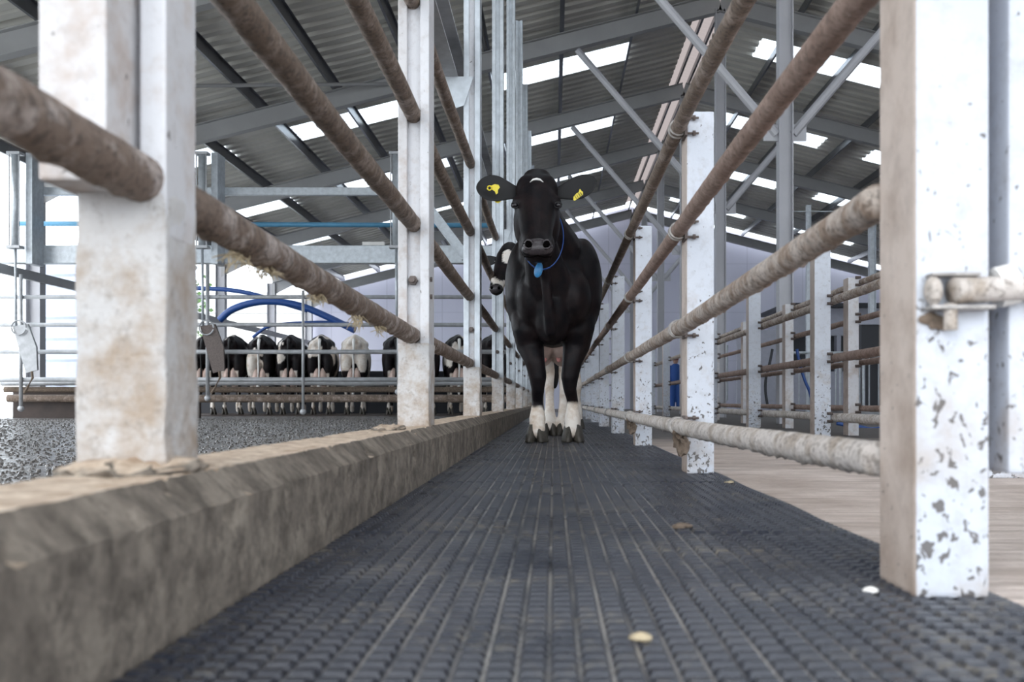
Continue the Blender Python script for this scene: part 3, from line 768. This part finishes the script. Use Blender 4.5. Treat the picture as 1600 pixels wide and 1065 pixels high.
def bar_gate(x0, x1, Y, z0, z1, n, label):
    t = thing('bar_gate', ((x0+x1)/2, Y, z0), label, 'gate')
    bm = B()
    for z in (z0, z1): tube(bm, [(x0,Y,z),(x1,Y,z)], .025, 8)
    for x in (x0, x1): tube(bm, [(x,Y,z0 if z0 > .1 else 0),(x,Y,z1)], .03, 8)
    obj('gate_frame', bm, M['galv'], t)
    for k in range(1, n):
        bm = B(); x = x0+(x1-x0)*k/n; tube(bm, [(x,Y,z0),(x,Y,z1)], .014, 6); obj('bar', bm, M['galv'], t)
bar_gate(4.1, 5.6, 18.5, .15, 1.15, 9, 'galvanised gate of thin upright bars behind the right fence')
bar_gate(5.3, 6.7, 18.9, .15, 1.1, 8, 'galvanised gate of thin upright bars right of the slim column')
bar_gate(3.3, 4.4, 26, .3, 1.7, 5, 'pale upright rack seen low between the right posts')
bm = B(); box(bm, (4.3,24,0), (5.6,24.1,1.95), .01); tag(obj('door_1', bm, M['pale_panel']), 'pale flat door panel in the distance on the right', 'door', kind='structure')
for i, x in enumerate((1.1, 1.75)):
    t = thing('bar_rack', (x, 33, 0), 'dark galvanised rack glimpsed down the race, %s one' % ['left','right'][i], 'rack')
    for z in (.3,.8,1.3,1.8,2.3):
        bm = B(); tube(bm, [(x-.25,33,z),(x+.25,33,z)], .03, 6); obj('rung', bm, M['steel'], t)
    for s in (-.25,.25):
        bm = B(); tube(bm, [(x+s,33,0),(x+s,33,2.4)], .04, 6); obj('upright', bm, M['steel'], t)

# ------------------------------------------------------------------ cows
def cap(bm, a, ra, b_, rb, sub=2):
    a = Vector(a); b_ = Vector(b_); L = (b_-a).length; n = max(1, int(L/(min(ra, rb)*.45)))
    tube(bm, line(a, b_, n), [ra+(rb-ra)*i/n for i in range(n+1)], 14); ell(bm, a, ra, sub=sub); ell(bm, b_, rb, sub=sub)
def chain(bm, pts):
    for (a, ra), (b_, rb) in zip(pts, pts[1:]): cap(bm, a, ra, b_, rb)
def fuse(bm, vox, smooth=6, fac=.5):
    me = bpy.data.meshes.new('tmp'); bm.to_mesh(me); bm.free()
    o = bpy.data.objects.new('tmp', me); COL.objects.link(o)
    r = o.modifiers.new('r', 'REMESH'); r.mode = 'VOXEL'; r.voxel_size = vox
    s = o.modifiers.new('s', 'SMOOTH'); s.factor = fac; s.iterations = smooth
    dg = bpy.context.evaluated_depsgraph_get(); ev = o.evaluated_get(dg)
    out = bpy.data.meshes.new_from_object(ev, depsgraph=dg)
    bpy.data.objects.remove(o); bpy.data.meshes.remove(me)
    out.polygons.foreach_set('use_smooth', [True]*len(out.polygons)); return out
def coat(me, fn):
    a = me.color_attributes.new('coat', 'FLOAT_COLOR', 'POINT')
    vals = []
    for v in me.vertices:
        w = fn(v.co); vals += [w, w, w, 1]
    a.data.foreach_set('color', vals)
def mobj(name, me, m, parent):
    me.materials.append(m); o = bpy.data.objects.new(name, me); COL.objects.link(o); o.parent = parent; return o
def sm(a, b_, x): t_ = max(0, min(1, (x-a)/(b_-a))); return t_*t_*(3-2*t_)
def leg_front(bm, s, foot, knee, elbow):
    fx, fy = foot
    chain(bm, [((s*.17,-.50,1.02),.135), ((elbow[0],elbow[1]-.02,elbow[2]+.1),.12), (elbow,.094), ((knee[0]+(elbow[0]-knee[0])*.35,knee[1],knee[2]+.10),.066), (knee,.059), ((knee[0]+.0,knee[1]+.005,knee[2]-.08),.044), ((fx,fy+.03,.27),.038), ((fx,fy+.03,.20),.046), ((fx,fy+.02,.16),.056), ((fx,fy-.005,.105),.052), ((fx,fy-.02,.075),.055)])
    ell(bm, (knee[0], knee[1]-.02, knee[2]), (.048,.04,.055))
def leg_hind(bm, s, foot, hock, stifle):
    fx, fy = foot
    chain(bm, [((s*.17,.55,1.0),.16), (stifle,.12), ((hock[0]+(stifle[0]-hock[0])*.4, hock[1]-.10, hock[2]+.16),.065), (hock,.048), ((hock[0],hock[1]-.03,hock[2]-.09),.038), ((fx,fy+.05,.26),.034), ((fx,fy+.03,.17),.042), ((fx,fy,.10),.045), ((fx,fy-.01,.075),.047)])
    ell(bm, (hock[0],hock[1]+.045,hock[2]+.04), (.03,.035,.05))
def hooves(parent, foot, s, toe=.0, k=1.0):
    fx, fy = foot; o = Vector(parent.location)
    for c in (-1, 1):
        b_ = B()
        rows = [(.112,.026,-.045,.042,.020),(.09,.031,-.062,.05,.025),(.055,.034,-.085,.053,.030),(.015,.036,-.106,.056,.036),(.0015,.035,-.110,.056,.037)]
        prev = None
        for z, w, y0, y1, ox in rows:
            c_ = []; x = fx+c*ox*k
            for a in range(16):
                t_ = a*math.pi/8; yy = math.sin(t_); xx = math.cos(t_)
                xx = xx*w*k; yv = ((y1-y0)/2*yy+(y1+y0)/2)*k
                if yy < 0: xx *= (1+.35*yy)
                c_.append(b_.verts.new((x+xx+toe*max(0,-yy)*.02, fy+yv, z*k)))
            if prev:
                for a in range(16): b_.faces.new((prev[a],prev[(a+1)%16],c_[(a+1)%16],c_[a]))
            else: b_.faces.new(c_)
            prev = c_
        b_.faces.new(prev[::-1])
        me = bpy.data.meshes.new('hoof'); bmesh.ops.recalc_face_normals(b_, faces=b_.faces); b_.to_mesh(me); b_.free()
        me.polygons.foreach_set('use_smooth', [True]*len(me.polygons)); mobj('hoof', me, M['hoof'], parent)
    b_ = B()
    for c in (-1, 1): ell(b_, (fx+c*.036*k, fy+.062*k, .118*k), (.016,.02,.022), sub=2)
    me = bpy.data.meshes.new('dewclaws'); b_.to_mesh(me); b_.free(); mobj('dewclaws', me, M['hoof'], parent)
def torso(bm, k=1.0, hook=(1.40,.085)):
    ell(bm, (0,.12,1.0), (.335*k,.80,.35)); ell(bm, (0,.25,.98), (.345*k,.55,.31)); ell(bm, (0,.66,1.34), (.26*k,.22,.13))
    ell(bm, (-.005,-.50,1.0), (.265*k,.36,.37))
    for s in (-1, 1):
        ell(bm, (s*.19*k,-.50,1.02), (.135,.22,.33), (0,0,0)); ell(bm, (s*.215*k,-.56,.93), (.10,.15,.17))
        ell(bm, (s*.25*k,.66,hook[0]), (hook[1],.13,hook[1])); ell(bm, (s*.19*k,.80,1.02), (.14,.24,.36)); ell(bm, (s*.11*k,1.06,1.30), (.06,.08,.07))
    chain(bm, [((0,-.42,1.35),.095), ((0,.0,1.35),.11), ((0,.65,1.38),.12), ((0,1.02,1.36),.09)])
    ell(bm, (0,.80,1.18), (.26*k,.33,.27))
# main cow ------------------------------------------------
cow = thing('cow', (0,7.3,.0055), 'black cow walking towards the camera along the rubber mat, yellow tags in both ears', 'cow')
bm = B(); torso(bm)
HX = -.10
ell(bm, (-.01,-.74,.84), (.13,.20,.22)); ell(bm, (-.015,-.80,.76), (.075,.12,.13))
for s in (-1,1): ell(bm, (s*.12,-.72,.93), (.12,.17,.19))
chain(bm, [((HX+.01,-1.02,1.44),.115), ((-.07,-.86,1.36),.15), ((-.03,-.66,1.25),.205), ((0,-.42,1.14),.27)])
chain(bm, [((HX+.01,-1.05,1.28),.095), ((-.06,-.90,1.12),.125), ((-.02,-.78,.97),.16)])
chain(bm, [((HX+.005,-1.12,1.20),.03), ((-.05,-1.0,1.02),.03), ((-.03,-.95,.82),.035), ((-.02,-.9,.70),.035)])
# head
chain(bm, [((HX,-1.10,1.58),.098), ((HX,-1.15,1.52),.118), ((HX,-1.22,1.43),.125), ((HX,-1.33,1.30),.105), ((HX+.003,-1.43,1.19),.086), ((HX+.008,-1.49,1.15),.072)])
ell(bm, (HX,-1.10,1.625), (.085,.07,.05))
for s in (-1,1):
    ell(bm, (HX+s*.06,-1.19,1.52), (.068,.06,.10)); ell(bm, (HX+s*.105,-1.245,1.44), (.042,.06,.045)); ell(bm, (HX+s*.088,-1.19,1.33), (.052,.10,.14)); ell(bm, (HX+s*.062,-1.30,1.18), (.045,.1,.07))
ell(bm, (HX+.010,-1.53,1.122), (.098,.062,.056)); ell(bm, (HX+.010,-1.49,1.082), (.075,.07,.032))
ell(bm, (HX+.008,-1.49,1.145), (.092,.06,.052))
leg_front(bm, -1, (-.105,-.66), (-.102,-.68,.425), (-.155,-.62,.64))
leg_front(bm, 1, (.125,-.64), (.105,-.66,.425), (.15,-.62,.64))
leg_hind(bm, -1, (-.030,.66), (-.035,.93,.50), (-.13,.62,.76))
leg_hind(bm, 1, (.075,.66), (.085,.93,.50), (.15,.62,.76))
me = fuse(bm, .0125, 5)
def maincoat(c):
    n = noise.noise(c*7)*.05+noise.noise(c*22)*.02
    if c.y < -.4 : return 1-sm(.225, .245, c.z+n+ .02*(c.x > 0) - (.03 if c.x > 0 else 0))
    if c.y > .35 and c.z < .78: return 1-sm(.60, .66, c.z+n*2)
    return 0
coat(me, maincoat); mobj('cow_body', me, M['coat'], cow)
hooves(cow, (-.108,-.66), -1, -.7, 1.05); hooves(cow, (.125,-.64), 1, .2, 1.05); hooves(cow, (-.030,.66), -1, 0, .9); hooves(cow, (.075,.66), 1, 0, .9)
def addmesh(name, bm, m, parent, smooth=True):
    me = bpy.data.meshes.new(name); bmesh.ops.recalc_face_normals(bm, faces=bm.faces); bm.to_mesh(me); bm.free()
    if smooth: me.polygons.foreach_set('use_smooth', [True]*len(me.polygons))
    return mobj(name, me, m, parent)
def ear(parent, base, tip, w, m, droop=0, name='ear'):
    base = Vector(base); tip = Vector(tip); ax = tip-base; L = ax.length; ax.normalize()
    nrm = Vector((0,-1,.1)); nrm = (nrm-ax*nrm.dot(ax)).normalized(); side = ax.cross(nrm).normalized()
    b_ = B(); rows = []
    prof = [(0,.55),(.12,.50),(.25,.66),(.4,.86),(.55,1.0),(.7,.98),(.83,.82),(.93,.55),(.985,.26),(1,.05)]
    for t_, ww in prof:
        r = []
        for k in range(12):
            a = 2*math.pi*k/12; u = math.cos(a)*ww*w/2; th = math.sin(a)*(.008+.012*(1-t_))
            cup = -(.35*(w/2)*(1-(abs(math.cos(a)))**2))*ww*.8
            bend = -droop*math.sin(t_*math.pi)
            r.append(b_.verts.new(base+ax*L*t_+side*(u+bend)+nrm*(th+cup*(1-.3*t_))))
        rows.append(r)
    for A, C_ in zip(rows, rows[1:]):
        for k in range(12): b_.faces.new((A[k],A[(k+1)%12],C_[(k+1)%12],C_[k]))
    b_.faces.new(rows[0]); b_.faces.new(rows[-1][::-1])
    o = addmesh(name, b_, m, parent); s = o.modifiers.new('s', 'SUBSURF'); s.levels = 1; s.render_levels = 2; return o
def L(px, py, Y): v = W(px, py, Y); v.y -= 7.3; return v
el = ear(cow, L(812,304,6.16), L(744,293,6.10), .170, M['black'], -.01)
er = ear(cow, L(864,305,6.16), L(932,283,6.10), .150, M['black'], -.008)
# tags
def slab(name, ptsxz, y, th, m, parent):
    b_ = B(); A = [b_.verts.new((x,y,z)) for x,z in ptsxz]; C_ = [b_.verts.new((x,y+th,z)) for x,z in ptsxz]; n = len(A)
    b_.faces.new(A); b_.faces.new(C_[::-1])
    for k in range(n): b_.faces.new((A[k],C_[k],C_[(k+1)%n],A[(k+1)%n]))
    return addmesh(name, b_, m, parent, False)
TY = 6.045
tagR = slab('ear_tag', [((px-865)*TY/1600, CAMH+(627-py)*TY/1600) for px, py in ((896,309),(901,303),(904,302),(906,296),(909,300),(911,301),(911,306),(898,315),(896,314))], TY-7.3, .003, M['yellow'], cow)
tx_ = bpy.data.curves.new('ear_tag_number', 'FONT'); tx_.body = '1133'; tx_.size = .034; tx_.align_x = 'CENTER'; tx_.align_y = 'CENTER'; tx_.extrude = .0006
to = bpy.data.objects.new('tmp', tx_); COL.objects.link(to)
dg = bpy.context.evaluated_depsgraph_get(); tm = bpy.data.meshes.new_from_object(to.evaluated_get(dg)); bpy.data.objects.remove(to)
p0 = L(904, 307.5, TY-.004); tm.transform(Matrix.Translation(p0) @ Matrix.Rotation(.50,4,'Y').inverted() @ Matrix.Rotation(math.pi/2,4,'X') @ Matrix.Diagonal((.72,1,1,1)))
tm.name = 'ear_tag_number'; mo = mobj('ear_tag_number', tm, M['ink'], tagR)
b_ = B(); c0 = L(765, 295, TY); tube(b_, [c0+Vector((math.cos(a*.39)*.0125,0,math.sin(a*.39)*.0125)) for a in range(16)], .0042, 8, closed=True)
tl = addmesh('ear_tag', b_, M['yellow'], cow)
slab('ear_tag_flag', [((px-865)*TY/1600, CAMH+(627-py)*TY/1600) for px, py in ((768,291),(773,289),(779,290),(781,294),(778,298),(778,303),(775,305),(773,300),(768,297))], TY-7.3, .003, M['yellow'], tl)
slab('ear_tag', [((px-865)*6.18/1600, CAMH+(627-py)*6.18/1600) for px, py in ((774,309),(783,309),(783,318),(779,321),(774,319))], 6.14-7.3, .003, M['yellow'], cow)
# eyes, nostrils, mouth, nose pad
for s in (-1, 1):
    b_ = B(); ell(b_, (HX+s*.128,-1.290,1.415), (.021,.022,.019)); e = addmesh('eye', b_, M['eye'], cow)
    b_ = B(); pts = [Vector((HX+s*.126+math.cos(a*.45)*.024*-s*.9, -1.288-.014*math.sin(a*.45*1.0)*0-.012, 1.415+math.sin(a*.45)*.017)) for a in range(14)]
    tube(b_, pts, .0045, 8, closed=True); addmesh('eyelid', b_, M['black'], cow)
    b_ = B(); ell(b_, (HX+.010+s*.050,-1.594,1.140), (.019,.016,.022), (0,s*.5,0)); addmesh('nostril', b_, M['nostril'], cow)
    b_ = B(); pts = [Vector((HX+.010+s*.050+math.cos(a*math.pi/7)*.021, -1.594+.010*abs(math.cos(a*math.pi/7)), 1.140+math.sin(a*math.pi/7)*.023)) for a in range(14)]
    tube(b_, pts, .0085, 8, closed=True); addmesh('nostril_rim', b_, M['muzzle'], cow)
b_ = B(); ell(b_, (HX+.010,-1.548,1.124), (.090,.050,.048)); ell(b_, (HX+.010,-1.55,1.152), (.06,.042,.03))
mz = fuse(b_, .006, 4); mobj('nose_pad', mz, M['muzzle'], cow)
b_ = B(); tube(b_, [(HX-.065,-1.54,1.078),(HX-.03,-1.566,1.072),(HX+.01,-1.572,1.080),(HX+.05,-1.566,1.072),(HX+.085,-1.54,1.078)], .004, 6); addmesh('mouth', b_, M['nostril'], cow)
b_ = B(); tube(b_, [L(828,286,6.02)+Vector((0,-.0,0)), L(833,282,6.015), L(839,281,6.01), L(844,282,6.015), L(849,286,6.02)], [.002,.006,.008,.006,.002], 8); addmesh('forehead_mark', b_, M['whitehair'], cow)
# collar and transponder
b_ = B(); pts = []
for a in range(36):
    t_ = a/36*2*math.pi; cx_, cz_ = HX+.032, 1.26
    x = cx_+.128*math.cos(t_); z = cz_+.205*math.sin(t_); yv = -1.04-.12*(1-math.sin(t_))/2
    pts.append((x, yv, z))
for i, p in enumerate(pts):
    pass
ring_ = []
for p in pts:
    p = Vector(p); c = Vector((HX+.012, p.y, p.z)); n_ = Vector((p.x-HX-.012, 0, p.z-1.26)).normalized()
    ring_.append([b_.verts.new(p+n_*.003+Vector((0,-.018,0))), b_.verts.new(p+n_*.003+Vector((0,.018,0))), b_.verts.new(p-n_*.003+Vector((0,.018,0))), b_.verts.new(p-n_*.003+Vector((0,-.018,0)))])
for i in range(36):
    A, C_ = ring_[i], ring_[(i+1) % 36]
    for k in range(4): b_.faces.new((A[k],A[(k+1)%4],C_[(k+1)%4],C_[k]))
col_ = addmesh('collar', b_, M['blue'], cow)
b_ = B(); ell(b_, (0,0,0), (.024,.018,.046), sub=3)
for v in b_.verts: v.co.x *= 1+.1*(v.co.z/.046)*-1
bmesh.ops.transform(b_, matrix=Matrix.Translation(L(841.5,423,5.90)) @ Matrix.Rotation(.22,4,'Y'), verts=b_.verts)
addmesh('transponder', b_, M['tagblue'], cow)
# udder
b_ = B(); 
for s in (-1,1): ell(b_, (-.01+s*.065,.26,.70), (.095,.2,.135)); ell(b_, (-.01+s*.07,.55,.68), (.09,.2,.15))
um = fuse(b_, .012, 5); ud = mobj('udder', um, M['udder'], cow)
b_ = B()
for px in (851, 873): 
    c = L(px, 556, 7.50); cap(b_, c+Vector((0,0,.05)), .030, c-Vector((0,0,.035)), .017)
addmesh('teat', b_, M['teat'], ud)
b_ = B(); tube(b_, [(0,1.10,1.36),(0,1.17,1.2),(0,1.18,.9),(0.01,1.17,.6)], [.03,.025,.02,.018], 10); ell(b_, (.01,1.16,.5), (.035,.035,.13)); addmesh('tail', b_, M['black'], cow)

# cow that follows behind ------------------------------------------------
cow2 = thing('cow', (-.02,10.6,.0055), 'black and white cow following close behind the black cow, head out to the left', 'cow')
bm = B(); torso(bm, .9)
ell(bm, (-.01,-.74,.84), (.12,.18,.22))
hx, hy, hz = -.40, -1.85, 1.42        # head swung out to the left rail
chain(bm, [((0,-.42,1.18),.25), ((-.06,-.85,1.28),.18), ((-.2,-1.3,1.38),.13), ((-.35,-1.6,1.46),.11)])
chain(bm, [((-.36,-1.65,1.58),.085), ((-.38,-1.75,1.50),.10), ((-.41,-1.86,1.38),.085), ((-.45,-1.97,1.26),.065), ((-.46,-2.02,1.21),.064)])
leg_front(bm, -1, (-.02,-.5), (-.02,-.52,.425), (-.14,-.6,.64)); leg_front(bm, 1, (.25,-.7), (.24,-.7,.425), (.17,-.62,.64))
leg_hind(bm, -1, (-.12,.66), (-.12,.93,.50), (-.13,.62,.76)); leg_hind(bm, 1, (.12,.66), (.12,.93,.50), (.15,.62,.76))
me = fuse(bm, .018, 5)
def c2(c):
    if c.y < -1.4: 
        w = noise.noise(c*14)*.025; return 1.0 if ((c.z+w+(c.x+.46)*.5-1.275)**2/.0007+(c.y+1.98)**2/.02 < 1) or ((c.z+w-1.50)**2/.004+(c.x+.36)**2/.0035 < 1) else 0
    if c.z < .62: return 1
    return 1 if noise.noise(c*2.2) > .12 else 0
coat(me, c2); mobj('cow_body', me, M['coat'], cow2)
for f in ((-.02,-.5),(.25,-.7),(-.12,.66),(.12,.66)): hooves(cow2, f, 1)
ear(cow2, (-.45,-1.70,1.50), (-.62,-1.68,1.48), .10, M['black']); ear(cow2, (-.27,-1.68,1.54), (-.10,-1.66,1.54), .10, M['black'])
b_ = B(); ell(b_, (-.465,-2.05,1.205), (.055,.035,.04)); addmesh('nose_pad', b_, M['muzzle'], cow2)
for s in (-1,1):
    b_ = B(); ell(b_, (-.465+s*.03,-2.083,1.21), (.011,.008,.013)); addmesh('nostril', b_, M['nostril'], cow2)
    b_ = B(); ell(b_, (-.39+s*.085,-1.79,1.47), .018); addmesh('eye', b_, M['eye'], cow2)

# row of cows seen from behind ------------------------------------------------
def rear_body():
    bm = B(); torso(bm, .95, (1.30,.07))
    ell(bm, (0,-.74,.84), (.12,.18,.22))
    chain(bm, [((0,-.42,1.18),.25), ((0,-.85,1.15),.17), ((0,-1.25,1.05),.12)])
    chain(bm, [((0,-1.3,1.10),.10), ((0,-1.5,.98),.09), ((0,-1.68,.85),.07)])
    leg_front(bm, -1, (-.14,-.62), (-.14,-.64,.425), (-.15,-.62,.64)); leg_front(bm, 1, (.14,-.62), (.14,-.64,.425), (.15,-.62,.64))
    leg_hind(bm, -1, (-.17,.78), (-.18,1.0,.50), (-.18,.72,.78)); leg_hind(bm, 1, (.17,.78), (.18,1.0,.50), (.18,.72,.78))
    for s in (-1,1): ell(bm, (s*.17,.98,.92), (.12,.15,.30))
    return fuse(bm, .026, 4)
RB = rear_body()
import mathutils
bu = B()
for s in (-1,1): ell(bu, (s*.075,.98,.68), (.095,.17,.20), sub=2)
udm = bpy.data.meshes.new('udder'); bu.to_mesh(udm); bu.free(); udm.polygons.foreach_set('use_smooth', [True]*len(udm.polygons)); udm.materials.append(M['udder'])
def rear_cow(X, Y, rz, kind, seed, label, sc=1.0):
    t = thing('cow', (X, Y, .012), label, 'cow', 'cows standing in the far stalls'); t.rotation_euler.z = math.pi+.14; t.scale = (sc*.88, sc, sc*1.06)
    me = RB.copy()
    off = Vector((seed*7.7, seed*3.1, seed*1.3))
    def fn(c):
        n = noise.noise(c*1.7+off)+.35*noise.noise(c*5+off)
        if kind == 'white': 
            return 0.0 if n > .38 else 1
        if kind == 'patch':
            if abs(c.x) < .20 and c.y > .7 and c.z < .75: return 1
            return 1.0 if n > .2 or c.z < .35 else 0
        if abs(c.x) < .17 and c.y > .7 and c.z < .8: return 1
        return 1.0 if n > .55 or c.z < .22+.1*n else 0
    coat(me, fn); mobj('cow_body', me, M['coat'], t)
    u = bpy.data.objects.new('udder', udm); COL.objects.link(u); u.parent = t
    b_ = B(); tube(b_, [(0,1.10,1.37),(0,1.18,1.3),(0,1.21,1.1),(.0,1.2,.8),(.01,1.18,.62)], [.035,.032,.025,.02,.018], 8); ell(b_, (.01,1.18,.5), (.04,.04,.15), sub=2)
    addmesh('tail', b_, M['whitehair'] if kind != 'dark' else M['black'], t)
    for s in (-1,1): hooves(t, (s*.17,.78), s)
    return t
cows = [(-6.95,'dark',1,.0,'black cow at the left end of the row, just right of the nearest left post'),
        (-6.42,'dark',2,.12,'black cow second from the left in the far row'),
        (-5.85,'patch',3,.15,'dark cow with a pale flank, third from the left in the far row'),
        (-5.28,'dark',5,.1,'black cow with white hind legs, fourth from the left in the far row'),
        (-4.68,'patch',8,.2,'black and white cow just left of the mostly white cow'),
        (-4.02,'white',4,.28,'mostly white cow in the far row, seen from behind'),
        (-3.2,'dark',9,.18,'black cow just right of the mostly white cow'),
        (-2.62,'dark',11,.05,'black cow mostly hidden behind the second left post'),
        (-1.98,'patch',12,.2,'black and white cow seen between the second and third left posts'),
        (-1.3,'dark',13,.1,'black cow at the right end of the far row')]
for X, kind, seed, rz, lab in cows: rear_cow(X, 20.9, rz, kind, seed, lab, 1.0)

# person in the distance ------------------------------------------------
pp = thing('person', (4.0,33.6,0), 'person in blue overalls and dark red cap standing far down on the right', 'person')
b_ = B()
for s in (-1,1):
    chain(b_, [((4.0+s*.09,33.6,.92),.10), ((4.0+s*.10,33.58,.5),.075), ((4.0+s*.10,33.6,.10),.055), ((4.0+s*.10,33.5,.05),.045)])
    chain(b_, [((4.0+s*.19,33.6,1.38),.065), ((4.0+s*.25,33.6,1.1),.05), ((4.0+s*.22,33.45,.88),.038), ((4.0+s*.20,33.42,.80),.035)])
chain(b_, [((4.0,33.6,.95),.14), ((4.0,33.6,1.25),.15), ((4.0,33.6,1.36),.14), ((4.0,33.6,1.5),.06), ((4.0,33.58,1.60),.09)])
for v in b_.verts: v.co -= Vector((4.0,33.6,0))
mobj('body', fuse(b_, .02, 3), M['skin'], pp)
b_ = B()
for s in (-1,1):
    chain(b_, [((s*.09,0,.92),.125), ((s*.10,-.02,.5),.10), ((s*.10,0,.10),.08)])
    chain(b_, [((s*.19,0,1.38),.085), ((s*.25,0,1.1),.07), ((s*.23,-.12,.92),.06)])
chain(b_, [((0,0,.95),.165), ((0,0,1.25),.175), ((0,0,1.38),.155)])
mobj('overalls', fuse(b_, .02, 3), M['overall'], pp)
b_ = B(); ell(b_, (0,-.01,1.66), (.105,.115,.07)); ell(b_, (0,-.12,1.64), (.07,.07,.012)); addmesh('cap', b_, M['cap'], pp)

# ------------------------------------------------------------------ light
w = bpy.data.worlds.new('world'); S.world = w; w.use_nodes = True; nt = w.node_tree
bg = nt.nodes['Background']; bg.inputs[0].default_value = (.86,.93,1.0,1); bg.inputs[1].default_value = 3.3
sd = bpy.data.lights.new('sun', 'SUN'); sd.energy = .75; sd.angle = math.radians(25); sd.color = (1,.93,.84)
so = bpy.data.objects.new('sun', sd); COL.objects.link(so)
so.rotation_euler = Vector((.55,1.0,-.62)).to_track_quat('-Z','Y').to_euler()
S.view_settings.view_transform = 'Standard'; S.view_settings.look = 'None'; S.view_settings.gamma = 1; S.view_settings.use_curve_mapping = False
S.view_settings.exposure = 0.15
